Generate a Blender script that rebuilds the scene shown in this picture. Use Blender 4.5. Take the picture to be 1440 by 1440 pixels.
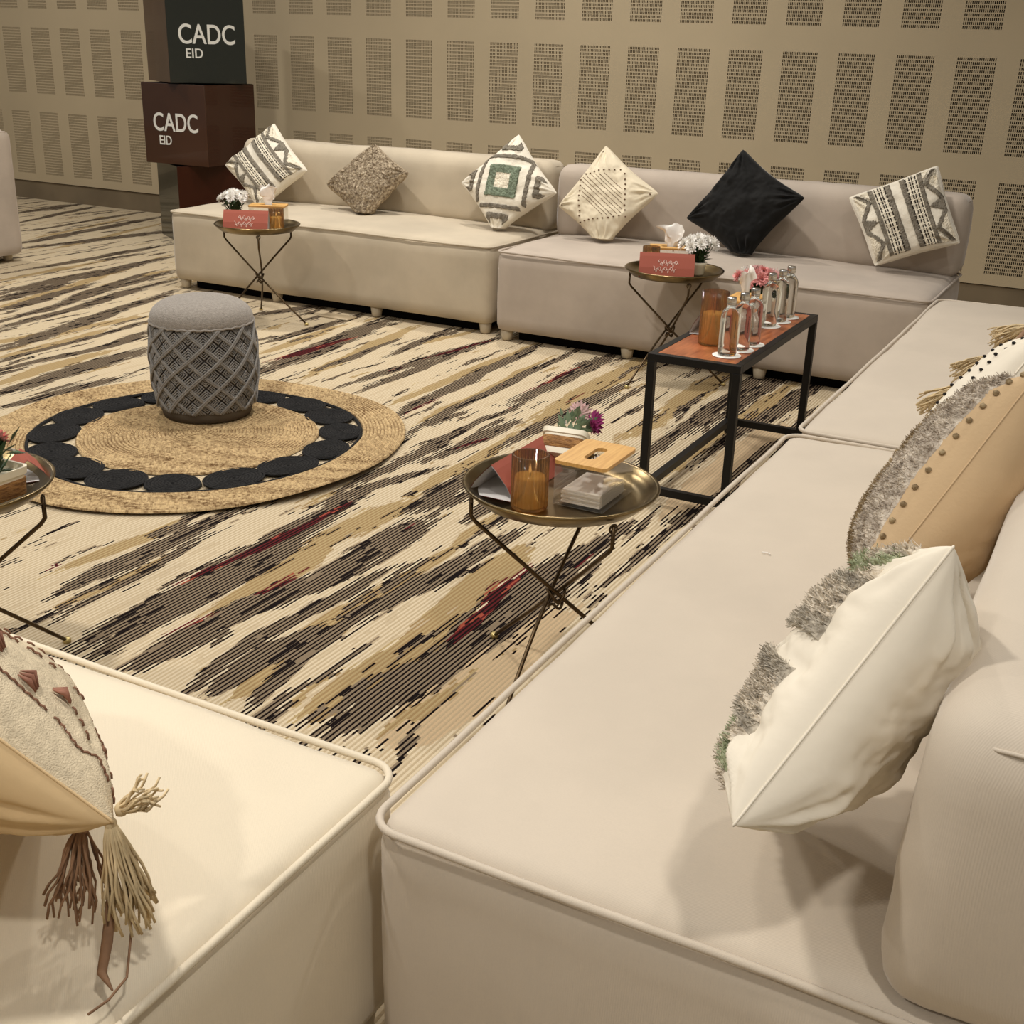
import bpy, math, random
import numpy as np
from mathutils import Matrix, Vector
random.seed(7); rng = np.random.default_rng(7)
PI = math.pi
scene = bpy.context.scene
COL = scene.collection
for o in list(bpy.data.objects): bpy.data.objects.remove(o)

# ------------------------------------------------------------------ camera
CAM = (5.1807, -7.5358, 1.390)
YAW, PITCH, ROLL, FPX = -0.4769, 0.3739, -0.0325, 1676.4
def cam_setup():
    f = Vector((math.sin(YAW)*math.cos(PITCH), math.cos(YAW)*math.cos(PITCH), -math.sin(PITCH)))
    rt = Vector((math.cos(YAW), -math.sin(YAW), 0)); dn = f.cross(rt)
    r2 = rt*math.cos(ROLL) + dn*math.sin(ROLL); d2 = -rt*math.sin(ROLL) + dn*math.cos(ROLL)
    cd = bpy.data.cameras.new('camera'); cd.sensor_width = 36; cd.sensor_fit = 'HORIZONTAL'
    cd.lens = 36*FPX/1440; cd.clip_start = 0.05; cd.clip_end = 100
    co = bpy.data.objects.new('camera', cd); COL.objects.link(co)
    m = Matrix(((r2.x, -d2.x, -f.x, CAM[0]), (r2.y, -d2.y, -f.y, CAM[1]), (r2.z, -d2.z, -f.z, CAM[2]), (0, 0, 0, 1)))
    co.matrix_world = m; scene.camera = co
cam_setup()

# ------------------------------------------------------------------ world, lamps, exposure
scene.view_settings.view_transform = 'Standard'; scene.view_settings.look = 'None'
scene.view_settings.gamma = 1.0; scene.view_settings.use_curve_mapping = False
scene.view_settings.exposure = 0.0
w = bpy.data.worlds.new('world'); scene.world = w; w.use_nodes = True
w.node_tree.nodes['Background'].inputs[0].default_value = (1.0, 0.95, 0.90, 1)
w.node_tree.nodes['Background'].inputs[1].default_value = 0.22
# recessed ceiling downlights (the ceiling itself is far above the frame); last lamp, behind the camera, is fill added to brighten the sofa ends
LAMPS = [(0.4, -3.1, 48), (2.9, -3.3, 46), (5.3, -4.3, 19), (3.2, -6.6, 44), (0.2, -6.6, 46), (5.7, -7.4, 28), (-2.8, -2.2, 42), (1.9, -1.5, 35), (4.0, -9.2, 34)]
for i, (x, y, e) in enumerate(LAMPS):
    ld = bpy.data.lights.new('downlight_and_fill', 'AREA'); ld.shape = 'DISK'; ld.size = 0.22
    ld.energy = e; ld.color = (1.0, 0.955, 0.90); ld.spread = math.radians(150)
    lo = bpy.data.objects.new('downlight_and_fill', ld); COL.objects.link(lo); lo.location = (x, y, 3.6)

# ------------------------------------------------------------------ helpers
def lin(c):
    return tuple(((v/255)/12.92 if v/255 <= .04045 else ((v/255+.055)/1.055)**2.4) for v in c)
def link(name, me, mat=None, parent=None, smooth=True):
    o = bpy.data.objects.new(name, me); COL.objects.link(o)
    if mat is not None:
        for m in (mat if isinstance(mat, (list, tuple)) else [mat]): me.materials.append(m)
    if smooth: me.shade_smooth()
    if parent: o.parent = parent
    return o
def mesh(name, v, f, mat=None, parent=None, smooth=True, mi=None):
    me = bpy.data.meshes.new(name); me.from_pydata([tuple(map(float, p)) for p in v], [], [tuple(map(int, q)) for q in f]); me.update()
    o = link(name, me, mat, parent, smooth)
    if mi is not None: me.polygons.foreach_set('material_index', np.asarray(mi, dtype=np.int32))
    return o
def tag(o, label=None, cat=None, group=None, kind=None):
    if label: o['label'] = label
    if cat: o['category'] = cat
    if group: o['group'] = group
    if kind: o['kind'] = kind
    return o
def thing(name, loc, rz=0, label=None, cat=None, group=None):
    o = bpy.data.objects.new(name, None); COL.objects.link(o); o.location = loc; o.rotation_euler = (0, 0, rz)
    o.empty_display_size = 0.05
    return tag(o, label, cat, group)
class MB:
    def __init__(s): s.v = []; s.f = []; s.mi = []
    def add(s, v, f, mi=0):
        b = len(s.v); s.v += [tuple(p) for p in v]; s.f += [tuple(i+b for i in q) for q in f]; s.mi += [mi]*len(f); return s
    def box(s, x0, x1, y0, y1, z0, z1, bev=0.0, mi=0):
        if bev <= 0:
            v = [(x, y, z) for x in (x0, x1) for y in (y0, y1) for z in (z0, z1)]
            return s.add(v, [(0, 1, 3, 2), (4, 6, 7, 5), (0, 4, 5, 1), (2, 3, 7, 6), (0, 2, 6, 4), (1, 5, 7, 3)], mi)
        b = bev; rings = []
        for z, ins in ((z0, b), (z0+b, 0), (z1-b, 0), (z1, b)):
            rings.append([(x0+b, y0+ins, z), (x1-b, y0+ins, z), (x1-ins, y0+b, z), (x1-ins, y1-b, z), (x1-b, y1-ins, z), (x0+b, y1-ins, z), (x0+ins, y1-b, z), (x0+ins, y0+b, z)])
        v = [p for r in rings for p in r]; f = []
        for k in range(3):
            for i in range(8): f.append((k*8+i, k*8+(i+1) % 8, k*8+8+(i+1) % 8, k*8+8+i))
        f.append(tuple(range(7, -1, -1))); f.append(tuple(range(24, 32)))
        return s.add(v, f, mi)
    def lathe(s, prof, n=24, mi=0, c=(0, 0, 0)):
        v = []; f = []
        for r, z in prof:
            for i in range(n):
                a = 2*PI*i/n; v.append((c[0]+r*math.cos(a), c[1]+r*math.sin(a), c[2]+z))
        for k in range(len(prof)-1):
            for i in range(n): f.append((k*n+i, k*n+(i+1) % n, (k+1)*n+(i+1) % n, (k+1)*n+i))
        if prof[0][0] > 1e-6: f.append(tuple(range(n-1, -1, -1)))
        if prof[-1][0] > 1e-6: f.append(tuple(range((len(prof)-1)*n, len(prof)*n)))
        return s.add(v, f, mi)
    def tube(s, pts, r, n=8, closed=False, mi=0):
        P = [Vector(p) for p in pts]; m = len(P); v = []; f = []; up = None
        for i in range(m):
            if closed: t = P[(i+1) % m]-P[i-1]
            else: t = P[min(i+1, m-1)]-P[max(i-1, 0)]
            t = t.normalized() if t.length > 1e-9 else Vector((0, 0, 1))
            if up is None:
                up = Vector((0, 0, 1)) if abs(t.z) < .9 else Vector((1, 0, 0))
            a = up - t*up.dot(t)
            if a.length < 1e-6: a = t.orthogonal()
            a.normalize(); b = t.cross(a); up = a
            rr = r[i] if isinstance(r, (list, tuple)) else r
            for k in range(n):
                th = 2*PI*k/n; v.append(tuple(P[i]+(a*math.cos(th)+b*math.sin(th))*rr))
        for i in range(m if closed else m-1):
            j = (i+1) % m
            for k in range(n): f.append((i*n+k, i*n+(k+1) % n, j*n+(k+1) % n, j*n+k))
        if not closed:
            f.append(tuple(range(n-1, -1, -1))); f.append(tuple((m-1)*n+k for k in range(n)))
        return s.add(v, f, mi)
    def build(s, name, mat=None, parent=None, smooth=True):
        return mesh(name, s.v, s.f, mat, parent, smooth, s.mi if isinstance(mat, (list, tuple)) and len(mat) > 1 else None)
def sharp(o, ang=40):
    o.data.set_sharp_from_angle(angle=math.radians(ang)); return o

# ---- smooth value noise in numpy
_perm = rng.random((64, 64, 64))
def vnoise(p):
    p = np.asarray(p, float); i = np.floor(p).astype(int); f = p-i; f = f*f*(3-2*f); i %= 64; j = (i+1) % 64
    x, y, z = f[..., 0], f[..., 1], f[..., 2]
    g = lambda a, b, c: _perm[a[..., 0], b[..., 1], c[..., 2]]
    return (((g(i, i, i)*(1-x)+g(j, i, i)*x)*(1-y)+(g(i, j, i)*(1-x)+g(j, j, i)*x)*y)*(1-z)
            + ((g(i, i, j)*(1-x)+g(j, i, j)*x)*(1-y)+(g(i, j, j)*(1-x)+g(j, j, j)*x)*y)*z)*2-1
def fbm(p, o=3): return sum(vnoise(np.asarray(p)*2**k+k*7.3)/2**k for k in range(o))

# ------------------------------------------------------------------ material helpers
class NT:
    def __init__(s, name):
        s.m = bpy.data.materials.new(name); s.m.use_nodes = True; s.t = s.m.node_tree; s.n = s.t.nodes; s.b = s.n['Principled BSDF']
    def L(s, a, b): s.t.links.new(a, b)
    def new(s, ty, **k):
        n = s.n.new(ty)
        for a, b in k.items(): setattr(n, a, b)
        return n
    def put(s, sock, v):
        if isinstance(v, bpy.types.NodeSocket): s.L(v, sock)
        else: sock.default_value = v
    def math(s, op, a, b=None, c=None, clamp=False):
        n = s.new('ShaderNodeMath', operation=op, use_clamp=clamp); s.put(n.inputs[0], a)
        if b is not None: s.put(n.inputs[1], b)
        if c is not None: s.put(n.inputs[2], c)
        return n.outputs[0]
    def mix(s, f, a, b, blend='MIX'):
        n = s.new('ShaderNodeMix', data_type='RGBA', blend_type=blend); s.put(n.inputs[0], f)
        for i, c in ((6, a), (7, b)): s.put(n.inputs[i], c if isinstance(c, bpy.types.NodeSocket) else (*c, 1))
        return n.outputs[2]
    def noise(s, vec, scale, detail=2, rough=.5, dim='3D'):
        n = s.new('ShaderNodeTexNoise', noise_dimensions=dim); n.inputs['Scale'].default_value = scale; n.inputs['Detail'].default_value = detail; n.inputs['Roughness'].default_value = rough
        if vec is not None: s.L(vec, n.inputs['Vector'])
        return n.outputs[0]
    def mapping(s, vec, scale=(1, 1, 1), loc=(0, 0, 0), rot=(0, 0, 0), ty='POINT'):
        n = s.new('ShaderNodeMapping', vector_type=ty); n.inputs['Location'].default_value = loc; n.inputs['Rotation'].default_value = rot; n.inputs['Scale'].default_value = scale
        s.L(vec, n.inputs['Vector']); return n.outputs[0]
    def bump(s, h, strength=.3, dist=.01):
        n = s.new('ShaderNodeBump'); n.inputs['Strength'].default_value = strength; n.inputs['Distance'].default_value = dist
        s.L(h, n.inputs['Height']); s.L(n.outputs[0], s.b.inputs['Normal'])
    def obj(s): return s.new('ShaderNodeTexCoord').outputs['Object']
def M(name, rgb, rough=.6, metal=0, var=0.0, vscale=8, bump=0, bscale=200, bdist=.002, sheen=0, spec=.5, stretch=(1, 1, 1), coat=0, rgb2=None):
    T = NT(name); c = lin(rgb); T.b.inputs['Roughness'].default_value = rough; T.b.inputs['Metallic'].default_value = metal
    T.b.inputs['Specular IOR Level'].default_value = spec
    if sheen: T.b.inputs['Sheen Weight'].default_value = sheen; T.b.inputs['Sheen Roughness'].default_value = .4
    if coat: T.b.inputs['Coat Weight'].default_value = coat
    T.b.inputs['Base Color'].default_value = (*c, 1)
    ob = T.mapping(T.obj(), stretch)
    if var or rgb2:
        c2 = lin(rgb2) if rgb2 else tuple(v*(1-var) for v in c); c1 = c if rgb2 else tuple(min(1, v*(1+var*.5)) for v in c)
        r = T.new('ShaderNodeMapRange'); r.inputs[1].default_value = .35; r.inputs[2].default_value = .65
        T.L(T.noise(ob, vscale, 3), r.inputs[0]); T.L(T.mix(r.outputs[0], c2, c1), T.b.inputs['Base Color'])
    if bump: T.bump(T.noise(ob, bscale, 2), bump, bdist)
    return T.m
def fabric(name, rgb, rgb2=None, twill=True, var=.08, sheen=.25):
    """soft velour upholstery: faint twill relief and broad nap variation"""
    T = NT(name); c = lin(rgb); T.b.inputs['Roughness'].default_value = .85; T.b.inputs['Specular IOR Level'].default_value = .15
    T.b.inputs['Sheen Weight'].default_value = sheen; T.b.inputs['Sheen Roughness'].default_value = .35
    ob = T.obj(); c2 = lin(rgb2) if rgb2 else tuple(v*(1-var*2) for v in c)
    r = T.new('ShaderNodeMapRange'); r.inputs[1].default_value = .38; r.inputs[2].default_value = .66
    T.L(T.noise(ob, 3.2, 4, .6), r.inputs[0]); base = T.mix(r.outputs[0], c, c2)
    fine = T.noise(ob, 420, 1); base = T.mix(T.math('MULTIPLY', fine, .25), base, tuple(v*.72 for v in c)); T.L(base, T.b.inputs['Base Color'])
    sp = T.new('ShaderNodeSeparateXYZ'); T.L(ob, sp.inputs[0]); cb = T.new('ShaderNodeCombineXYZ'); T.L(T.math('ADD', sp.outputs[0], sp.outputs[1]), cb.inputs[0]); T.L(sp.outputs[2], cb.inputs[2])
    n = T.new('ShaderNodeTexWave', wave_type='BANDS', bands_direction='X'); n.inputs['Scale'].default_value = 105; n.inputs['Distortion'].default_value = .6; T.L(cb.outputs[0], n.inputs['Vector'])
    h = T.math('ADD', T.math('MULTIPLY', n.outputs[0], .5), T.noise(ob, 60, 3)); T.bump(h, .16, .0016)
    return T.m
def glass(name, rgb, rough=.02, ior=1.45):
    T = NT(name); T.b.inputs['Base Color'].default_value = (*lin(rgb), 1); T.b.inputs['Transmission Weight'].default_value = 1
    T.b.inputs['Roughness'].default_value = rough; T.b.inputs['IOR'].default_value = ior; return T.m
# ------------------------------------------------------------------ carpet
STREAKS = [('D', 3.077, -5.111, 0.63, 0.045, -0.024), ('R', 3.06, -4.979, 0.345, 0.016, 0.088), ('D', 3.145, -5.343, 0.395, 0.035, -0.023), ('D', 3.311, -5.34, 0.405, 0.05, 0.089), ('R', 3.228, -5.556, 0.139, 0.014, 0.152), ('R', 3.255, -5.165, 0.118, 0.02, -0.063), ('G', 3.213, -5.065, 0.403, 0.045, -0.102), ('D', 3.459, -5.415, 0.324, 0.02, -0.013), ('D', 3.524, -5.557, 0.187, 0.025, 0.088), ('G', 3.559, -5.485, 0.254, 0.035, -0.028), ('D', 3.587, -5.496, 0.255, 0.018, -0.111), ('D', 2.808, -5.205, 0.333, 0.035, 0.009), ('G', 2.72, -5.184, 0.263, 0.02, 0.05), ('D', 2.909, -5.352, 0.301, 0.015, -0.071), ('G', 2.884, -5.396, 0.209, 0.022, 0.03), ('D', 3.0, -4.136, 0.252, 0.022, -0.033), ('D', 2.982, -3.651, 0.314, 0.012, 0.14), ('D', 3.07, -4.405, 0.235, 0.022, 0.289), ('D', 3.087, -3.808, 0.294, 0.03, 0.103), ('R', 3.085, -3.867, 0.113, 0.01, 0.319), ('G', 3.203, -4.743, 0.283, 0.055, 0.098), ('G', 3.195, -4.059, 0.418, 0.03, -0.024), ('D', 3.333, -4.916, 0.336, 0.04, 0.059), ('D', 3.269, -4.297, 0.274, 0.03, 0.011), ('D', 3.443, -5.166, 0.209, 0.018, -0.039), ('G', 3.522, -4.992, 0.312, 0.03, 0.017), ('G', 3.525, -4.53, 0.228, 0.02, 0.03), ('D', 3.6, -4.908, 0.401, 0.035, 0.099), ('G', 3.71, -4.929, 0.281, 0.035, 0.014), ('D', 3.461, -4.357, 0.187, 0.03, 0.011), ('D', 3.858, -5.483, 0.269, 0.05, 0.091), ('D', 3.878, -4.967, 0.383, 0.075, 0.015), ('R', 3.809, -4.971, 0.289, 0.03, -0.118), ('G', 3.776, -5.389, 0.332, 0.06, 0.051), ('G', 3.759, -4.885, 0.241, 0.03, -0.086), ('T', 3.989, -5.336, 0.375, 0.07, 0.049), ('D', 2.64, -3.03, 0.763, 0.03, -0.067), ('R', 2.708, -3.384, 0.357, 0.014, 0.006), ('G', 2.576, -2.92, 0.637, 0.022, -0.015), ('D', 2.813, -3.035, 0.84, 0.02, -0.032), ('G', 2.781, -3.116, 0.638, 0.015, -0.047), ('D', 2.293, -2.853, 0.631, 0.025, 0.098), ('D', 2.359, -3.042, 0.482, 0.018, 0.008), ('R', 2.309, -2.622, 0.244, 0.012, 0.105), ('D', 1.741, -2.871, 0.614, 0.04, -0.108), ('R', 1.734, -3.022, 0.298, 0.02, 0.053), ('G', 1.943, -2.88, 0.571, 0.035, -0.122), ('D', 1.974, -2.974, 0.331, 0.02, -0.041), ('D', 2.077, -2.591, 0.367, 0.018, -0.088), ('G', 2.124, -2.451, 0.239, 0.02, 0.169), ('D', 2.977, -2.711, 0.58, 0.035, -0.009), ('R', 2.938, -2.859, 0.271, 0.016, 0.012), ('D', 2.983, -3.692, 0.414, 0.012, 0.041), ('G', 3.161, -2.857, 0.658, 0.06, -0.014), ('D', 3.232, -3.274, 0.567, 0.03, 0.042), ('R', 3.161, -2.997, 0.183, 0.012, 0.079), ('D', 1.145, -2.266, 0.278, 0.03, 0.305), ('D', 1.481, -2.643, 0.412, 0.02, 0.018), ('G', 1.571, -2.865, 0.359, 0.02, -0.069), ('D', -2.183, -0.678, 0.665, 0.018, -0.019), ('D', -1.828, -0.93, 0.797, 0.03, -0.124), ('D', -1.456, -1.272, 0.6, 0.03, 0.149), ('D', -0.921, -1.75, 0.588, 0.025, 0.021), ('D', -0.504, -2.25, 0.717, 0.035, -0.06), ('D', -0.37, -2.787, 0.31, 0.03, -0.205), ('D', -0.18, -2.888, 0.394, 0.03, -0.231), ('D', -0.034, -2.682, 0.771, 0.022, -0.19), ('D', 0.131, -2.844, 0.715, 0.025, -0.151), ('D', 0.426, -3.137, 0.716, 0.03, -0.222), ('D', 0.726, -3.497, 0.51, 0.015, -0.079), ('D', 0.909, -3.683, 0.427, 0.02, 0.05), ('D', 1.143, -3.898, 0.456, 0.035, -0.073), ('D', 1.366, -4.18, 0.311, 0.02, 0.095), ('D', -2.643, -0.547, 0.539, 0.02, -0.26), ('D', -2.966, -0.347, 0.375, 0.03, -0.112), ('D', -3.555, 0.028, 0.146, 0.015, 0.455), ('D', 0.887, -3.35, 0.179, 0.02, -0.21), ('D', 0.337, -2.674, 0.191, 0.012, -0.348), ('D', -0.162, -2.415, 0.438, 0.02, -0.236), ('G', -0.78, -2.273, 0.446, 0.02, -0.062), ('G', -0.274, -2.76, 0.462, 0.03, -0.247), ('G', 0.532, -3.355, 0.405, 0.03, 0.141), ('G', 0.685, -3.637, 0.327, 0.02, -0.094), ('G', 1.024, -3.925, 0.321, 0.03, -0.074), ('G', -1.524, -1.088, 0.655, 0.02, -0.211), ('G', -1.951, -0.948, 0.552, 0.02, -0.222), ('G', -0.478, -2.021, 0.533, 0.02, -0.237), ('G', -0.207, -2.149, 0.284, 0.02, -0.055), ('D', 4.127, -2.455, 2.284, 0.02, 0.051), ('D', 3.834, -2.124, 1.019, 0.03, 0.044), ('D', 3.724, -2.736, 0.88, 0.035, 0.02), ('D', 3.954, -2.704, 0.78, 0.03, 0.061), ('G', 3.573, -2.695, 0.807, 0.05, -0.0), ('G', 3.876, -3.004, 0.704, 0.035, 0.034), ('T', 4.006, -3.55, 0.567, 0.05, 0.043), ('D', 3.883, -4.495, 0.219, 0.02, 0.079)]
def carpet_material():
    T = NT('woven_carpet'); B = T.b
    pos = T.new('ShaderNodeNewGeometry').outputs['Position']
    sp = T.new('ShaderNodeSeparateXYZ'); T.L(pos, sp.inputs[0]); x, y = sp.outputs[0], sp.outputs[1]
    p = .0062
    row = T.math('FLOOR', T.math('DIVIDE', x, p))
    xq = T.math('MULTIPLY', T.math('ADD', row, .5), p)
    wn = T.new('ShaderNodeTexWhiteNoise', noise_dimensions='1D'); T.L(row, wn.inputs['W']); ro = wn.outputs['Value']
    yq = T.math('MULTIPLY', T.math('FLOOR', T.math('ADD', T.math('DIVIDE', y, .011), ro)), .011)
    cq = T.new('ShaderNodeCombineXYZ'); T.L(xq, cq.inputs[0]); T.L(yq, cq.inputs[1]); Pq = cq.outputs[0]
    n1 = T.noise(T.mapping(Pq, (5, 2.2, 1)), 1, 2); n2 = T.noise(T.mapping(Pq, (26, 5, 1), (3, 8, 1)), 1, 2)
    dx = T.math('ADD', T.math('MULTIPLY', T.math('SUBTRACT', n1, .5), .11), T.math('MULTIPLY', T.math('SUBTRACT', n2, .5), .055))
    cw = T.new('ShaderNodeCombineXYZ'); T.L(T.math('ADD', xq, dx), cw.inputs[0]); T.L(yq, cw.inputs[1]); P = cw.outputs[0]
    # per-row jitter: ragged yarn ends
    cj = T.new('ShaderNodeCombineXYZ'); T.L(T.math('MULTIPLY', row, 7.31), cj.inputs[0]); T.L(T.math('MULTIPLY', yq, 7), cj.inputs[1])
    jit = T.math('SUBTRACT', T.noise(cj.outputs[0], 1, 2), .5)
    F = {}
    for k in 'DGTR':
        at = T.new('ShaderNodeAttribute', attribute_name='streak_'+k); F[k] = at.outputs['Fac']
    def region(k, bg, thr, jw=1.05, ex=None):
        f = T.math('SUBTRACT', F[k], 4)
        if bg is not None:
            g = T.math('MULTIPLY', T.math('SUBTRACT', bg, thr), 5)
            f = g if f is None else T.math('MAXIMUM', f, g)
        return T.math('GREATER_THAN', T.math('ADD', T.math('ADD', f, ex if ex is not None else 0.0), T.math('MULTIPLY', jit, jw)), 0)
    bgD = T.noise(T.mapping(P, (19, 1.5, 1), (4, 2, 0)), 1, 3, .55)
    bgG = T.noise(T.mapping(P, (11, 1.2, 1), (14, 7, 5)), 1, 3, .5)
    bgR = T.noise(T.mapping(P, (16, 2.5, 1), (24, 9, 3)), 1, 2)
    par0 = T.math('PINGPONG', row, 1)
    rD, rG, rT, rR = region('D', bgD, (.598), 1.05, T.math('MULTIPLY', T.math('SUBTRACT', par0, .4), .12)), region('G', bgG, .655), region('T', None, 0, .6), region('R', bgR, .74, .7)
    rR = T.math('MULTIPLY', rR, T.math('MAXIMUM', rD, 0))
    par = T.math('PINGPONG', row, 1)                       # 0 / 1 alternate yarn rows
    c2 = T.new('ShaderNodeCombineXYZ'); T.L(T.math('MULTIPLY', row, 3.77), c2.inputs[0]); T.L(T.math('MULTIPLY', yq, 5), c2.inputs[1])
    brk = T.noise(c2.outputs[0], 1, 2)
    lin_ = T.math('FRACT', T.math('DIVIDE', x, 2*p))
    black = T.math('MULTIPLY', T.math('GREATER_THAN', lin_, .56), T.math('GREATER_THAN', brk, .33))
    black = T.math('MAXIMUM', black, T.math('GREATER_THAN', brk, .60))
    cream, tan, gold, gold2, taupe, blk, red, org, brown = [lin(c) for c in ((216, 199, 168), (190, 170, 137), (158, 132, 92), (188, 166, 122), (136, 119, 97), (20, 13, 14), (96, 32, 36), (160, 78, 60), (200, 174, 138))]
    pa = T.math('MULTIPLY', par, .8)
    col = T.mix(pa, cream, tan)
    col = T.mix(T.math('MULTIPLY', T.math('GREATER_THAN', brk, .60), .5), col, tan)
    col = T.mix(rT, col, T.mix(pa, brown, tan))
    col = T.mix(rG, col, T.mix(T.math('MULTIPLY', par, .8), gold, gold2))
    col = T.mix(rD, col, T.mix(black, taupe, blk))
    col = T.mix(rR, col, T.mix(T.math('GREATER_THAN', brk, .60), T.mix(par, blk, red), org))
    speck = T.noise(pos, 300, 1); col = T.mix(T.math('MULTIPLY', speck, .30), col, (.02, .015, .01))
    T.L(col, B.inputs['Base Color']); B.inputs['Roughness'].default_value = .95; B.inputs['Specular IOR Level'].default_value = .05
    ridge = T.math('ABSOLUTE', T.math('SINE', T.math('MULTIPLY', x, PI/(2*p))))
    T.bump(T.math('ADD', ridge, T.math('MULTIPLY', speck, .6)), .5, .003)
    return T.m
def build_floor():
    # floor sheet carrying the woven streak fields (distance to each streak's outline) as point attributes
    xs = np.concatenate([[-9], np.arange(-4.2, 5.0, .016), [9]]); ys = np.concatenate([[-10], np.arange(-7.2, .04, .03)])
    X, Y = np.meshgrid(xs, ys); nx, ny = len(xs), len(ys)
    z0 = np.zeros_like(X); w1 = fbm(np.stack([X*3.2, Y*2.0, z0+1.5], -1), 2)*.030; w2 = fbm(np.stack([X*16, Y*4.5, z0+8.5], -1), 2)*.016
    XW = X+w1+w2; F = {k: np.full(X.shape, 9.0) for k in 'DGTR'}
    for k, cx, cy, L, W, sl in STREAKS:
        dy = Y-cy; dx = XW-cx-sl*dy; F[k] = np.minimum(F[k], np.sqrt((dx/(W*(1.45 if cx < 1.8 else 1)*{'D': 1.22, 'G': 1.1, 'T': 1.3, 'R': .8}[k]+.003))**2+(dy/(L*1.12))**2))
    n = nx*ny; co = np.zeros((n, 3), np.float32); co[:, 0] = X.ravel(); co[:, 1] = Y.ravel()
    i, j = np.meshgrid(np.arange(nx-1), np.arange(ny-1)); q = (j*nx+i).ravel(); f = np.stack([q, q+1, q+nx+1, q+nx], 1)
    me = bpy.data.meshes.new('floor'); me.vertices.add(n); me.vertices.foreach_set('co', co.ravel()); me.loops.add(f.size); me.loops.foreach_set('vertex_index', f.ravel().astype(np.int32))
    me.polygons.add(len(f)); me.polygons.foreach_set('loop_start', np.arange(0, f.size, 4, dtype=np.int32)); me.update(calc_edges=True)
    for k in F:
        at = me.attributes.new('streak_'+k, 'FLOAT', 'POINT'); at.data.foreach_set('value', (5-np.minimum(F[k], 5)).ravel().astype(np.float32))
    tag(link('floor', me, carpet_material(), None, False), kind='structure')
build_floor()

# ------------------------------------------------------------------ back wall with perforated panels
PITCHX = .335
wall_mat = M('painted_board', (184, 168, 138), .75, var=.05, vscale=1.3, bump=.08, bscale=30, spec=.25)
skirt_mat = M('skirting', (122, 108, 86), .7, var=.15, vscale=3, spec=.2)
dark_mat = M('cavity', (24, 15, 9), .95, spec=0)
def build_wall():
    ZT = 3.3; PW, PH = .213, .5215
    rows = [(.2150, .2150+PH), (.8785, .8785+PH), (1.5418, 1.5418+PH), (2.205, 2.205+PH)]
    cols = list(range(-16, 18))
    xs = [-6.0]; zs = [.154]
    for i in cols: xs += [i*PITCHX, i*PITCHX+PW]
    xs.append(6.4)
    for a, b in rows: zs += [a, b]
    zs.append(ZT)
    m = MB(); v = [(x, 0, z) for z in zs for x in xs]; nx = len(xs); f = []
    for k in range(len(zs)-1):
        for i in range(nx-1):
            hole = (i % 2 == 1) and (k % 2 == 1)
            if not hole: f.append((k*nx+i, k*nx+i+1, (k+1)*nx+i+1, (k+1)*nx+i))
    m.add(v, f); m.box(-6.0, 6.4, .03, .14, .154, ZT); m.add([(-6, 0, .154), (6.4, 0, .154), (6.4, .14, .154), (-6, .14, .154)], [(0, 1, 2, 3)])
    wl = m.build('wall_back', wall_mat, smooth=False); tag(wl, kind='structure')
    # one perforated panel: 20 x 24 real slots cut through the sheet, near-black sheet behind paints in the shade of the cavity
    nc, nr = 20, 24; px, pz = PW/nc, PH/nr; sx, sz = px*.22, pz*.14
    gx = [0]; gz = [0]
    for i in range(nc): gx += [i*px+sx, (i+1)*px-sx]
    gx.append(PW)
    for i in range(nr): gz += [i*pz+sz, (i+1)*pz-sz]
    gz.append(PH)
    q = MB(); v = [(a, 0, b) for b in gz for a in gx]; n = len(gx); f = []
    for k in range(len(gz)-1):
        for i in range(n-1):
            if not (i % 2 == 1 and k % 2 == 1): f.append((k*n+i, k*n+i+1, (k+1)*n+i+1, (k+1)*n+i))
    b = len(v); v += [(a, .012, c) for (a, _, c) in v]
    for k in range(1, len(gz)-1, 2):
        for i in range(1, n-1, 2):
            A_, B_, C_, D_ = k*n+i, k*n+i+1, (k+1)*n+i+1, (k+1)*n+i
            f += [(A_, A_+b, B_+b, B_), (B_, B_+b, C_+b, C_), (C_, C_+b, D_+b, D_), (D_, D_+b, A_+b, A_)]
    q.add(v, f, 0); q.add([(0, .016, 0), (PW, .016, 0), (PW, .016, PH), (0, .016, PH)], [(0, 1, 2, 3)], 1)
    first = q.build('perforated_panel', [wall_mat, dark_mat], wl, smooth=False)
    k = 0
    for (z0, z1) in rows:
        for i in cols:
            if z0 > 2 and not -10 < i < 14: pass
            o = first if k == 0 else first.copy()
            if k: COL.objects.link(o)
            o.parent = wl; o.location = (i*PITCHX, 0, z0); k += 1
    sk = MB().box(-6.0, 6.4, .0, .03, 0, .148).build('baseboard_back', skirt_mat, smooth=False); tag(sk, kind='structure')
    sk.location = (0, .012, 0)
build_wall()
fp = MB().box(1.33, 1.52, -2.42, -2.33, 0, .008, .002).build('floor_socket_cover', M('socket_plate', (176, 158, 128), .5)); tag(fp, 'small flat beige cover plate on the carpet at the foot of the back sofa', 'floor plate')

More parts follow.
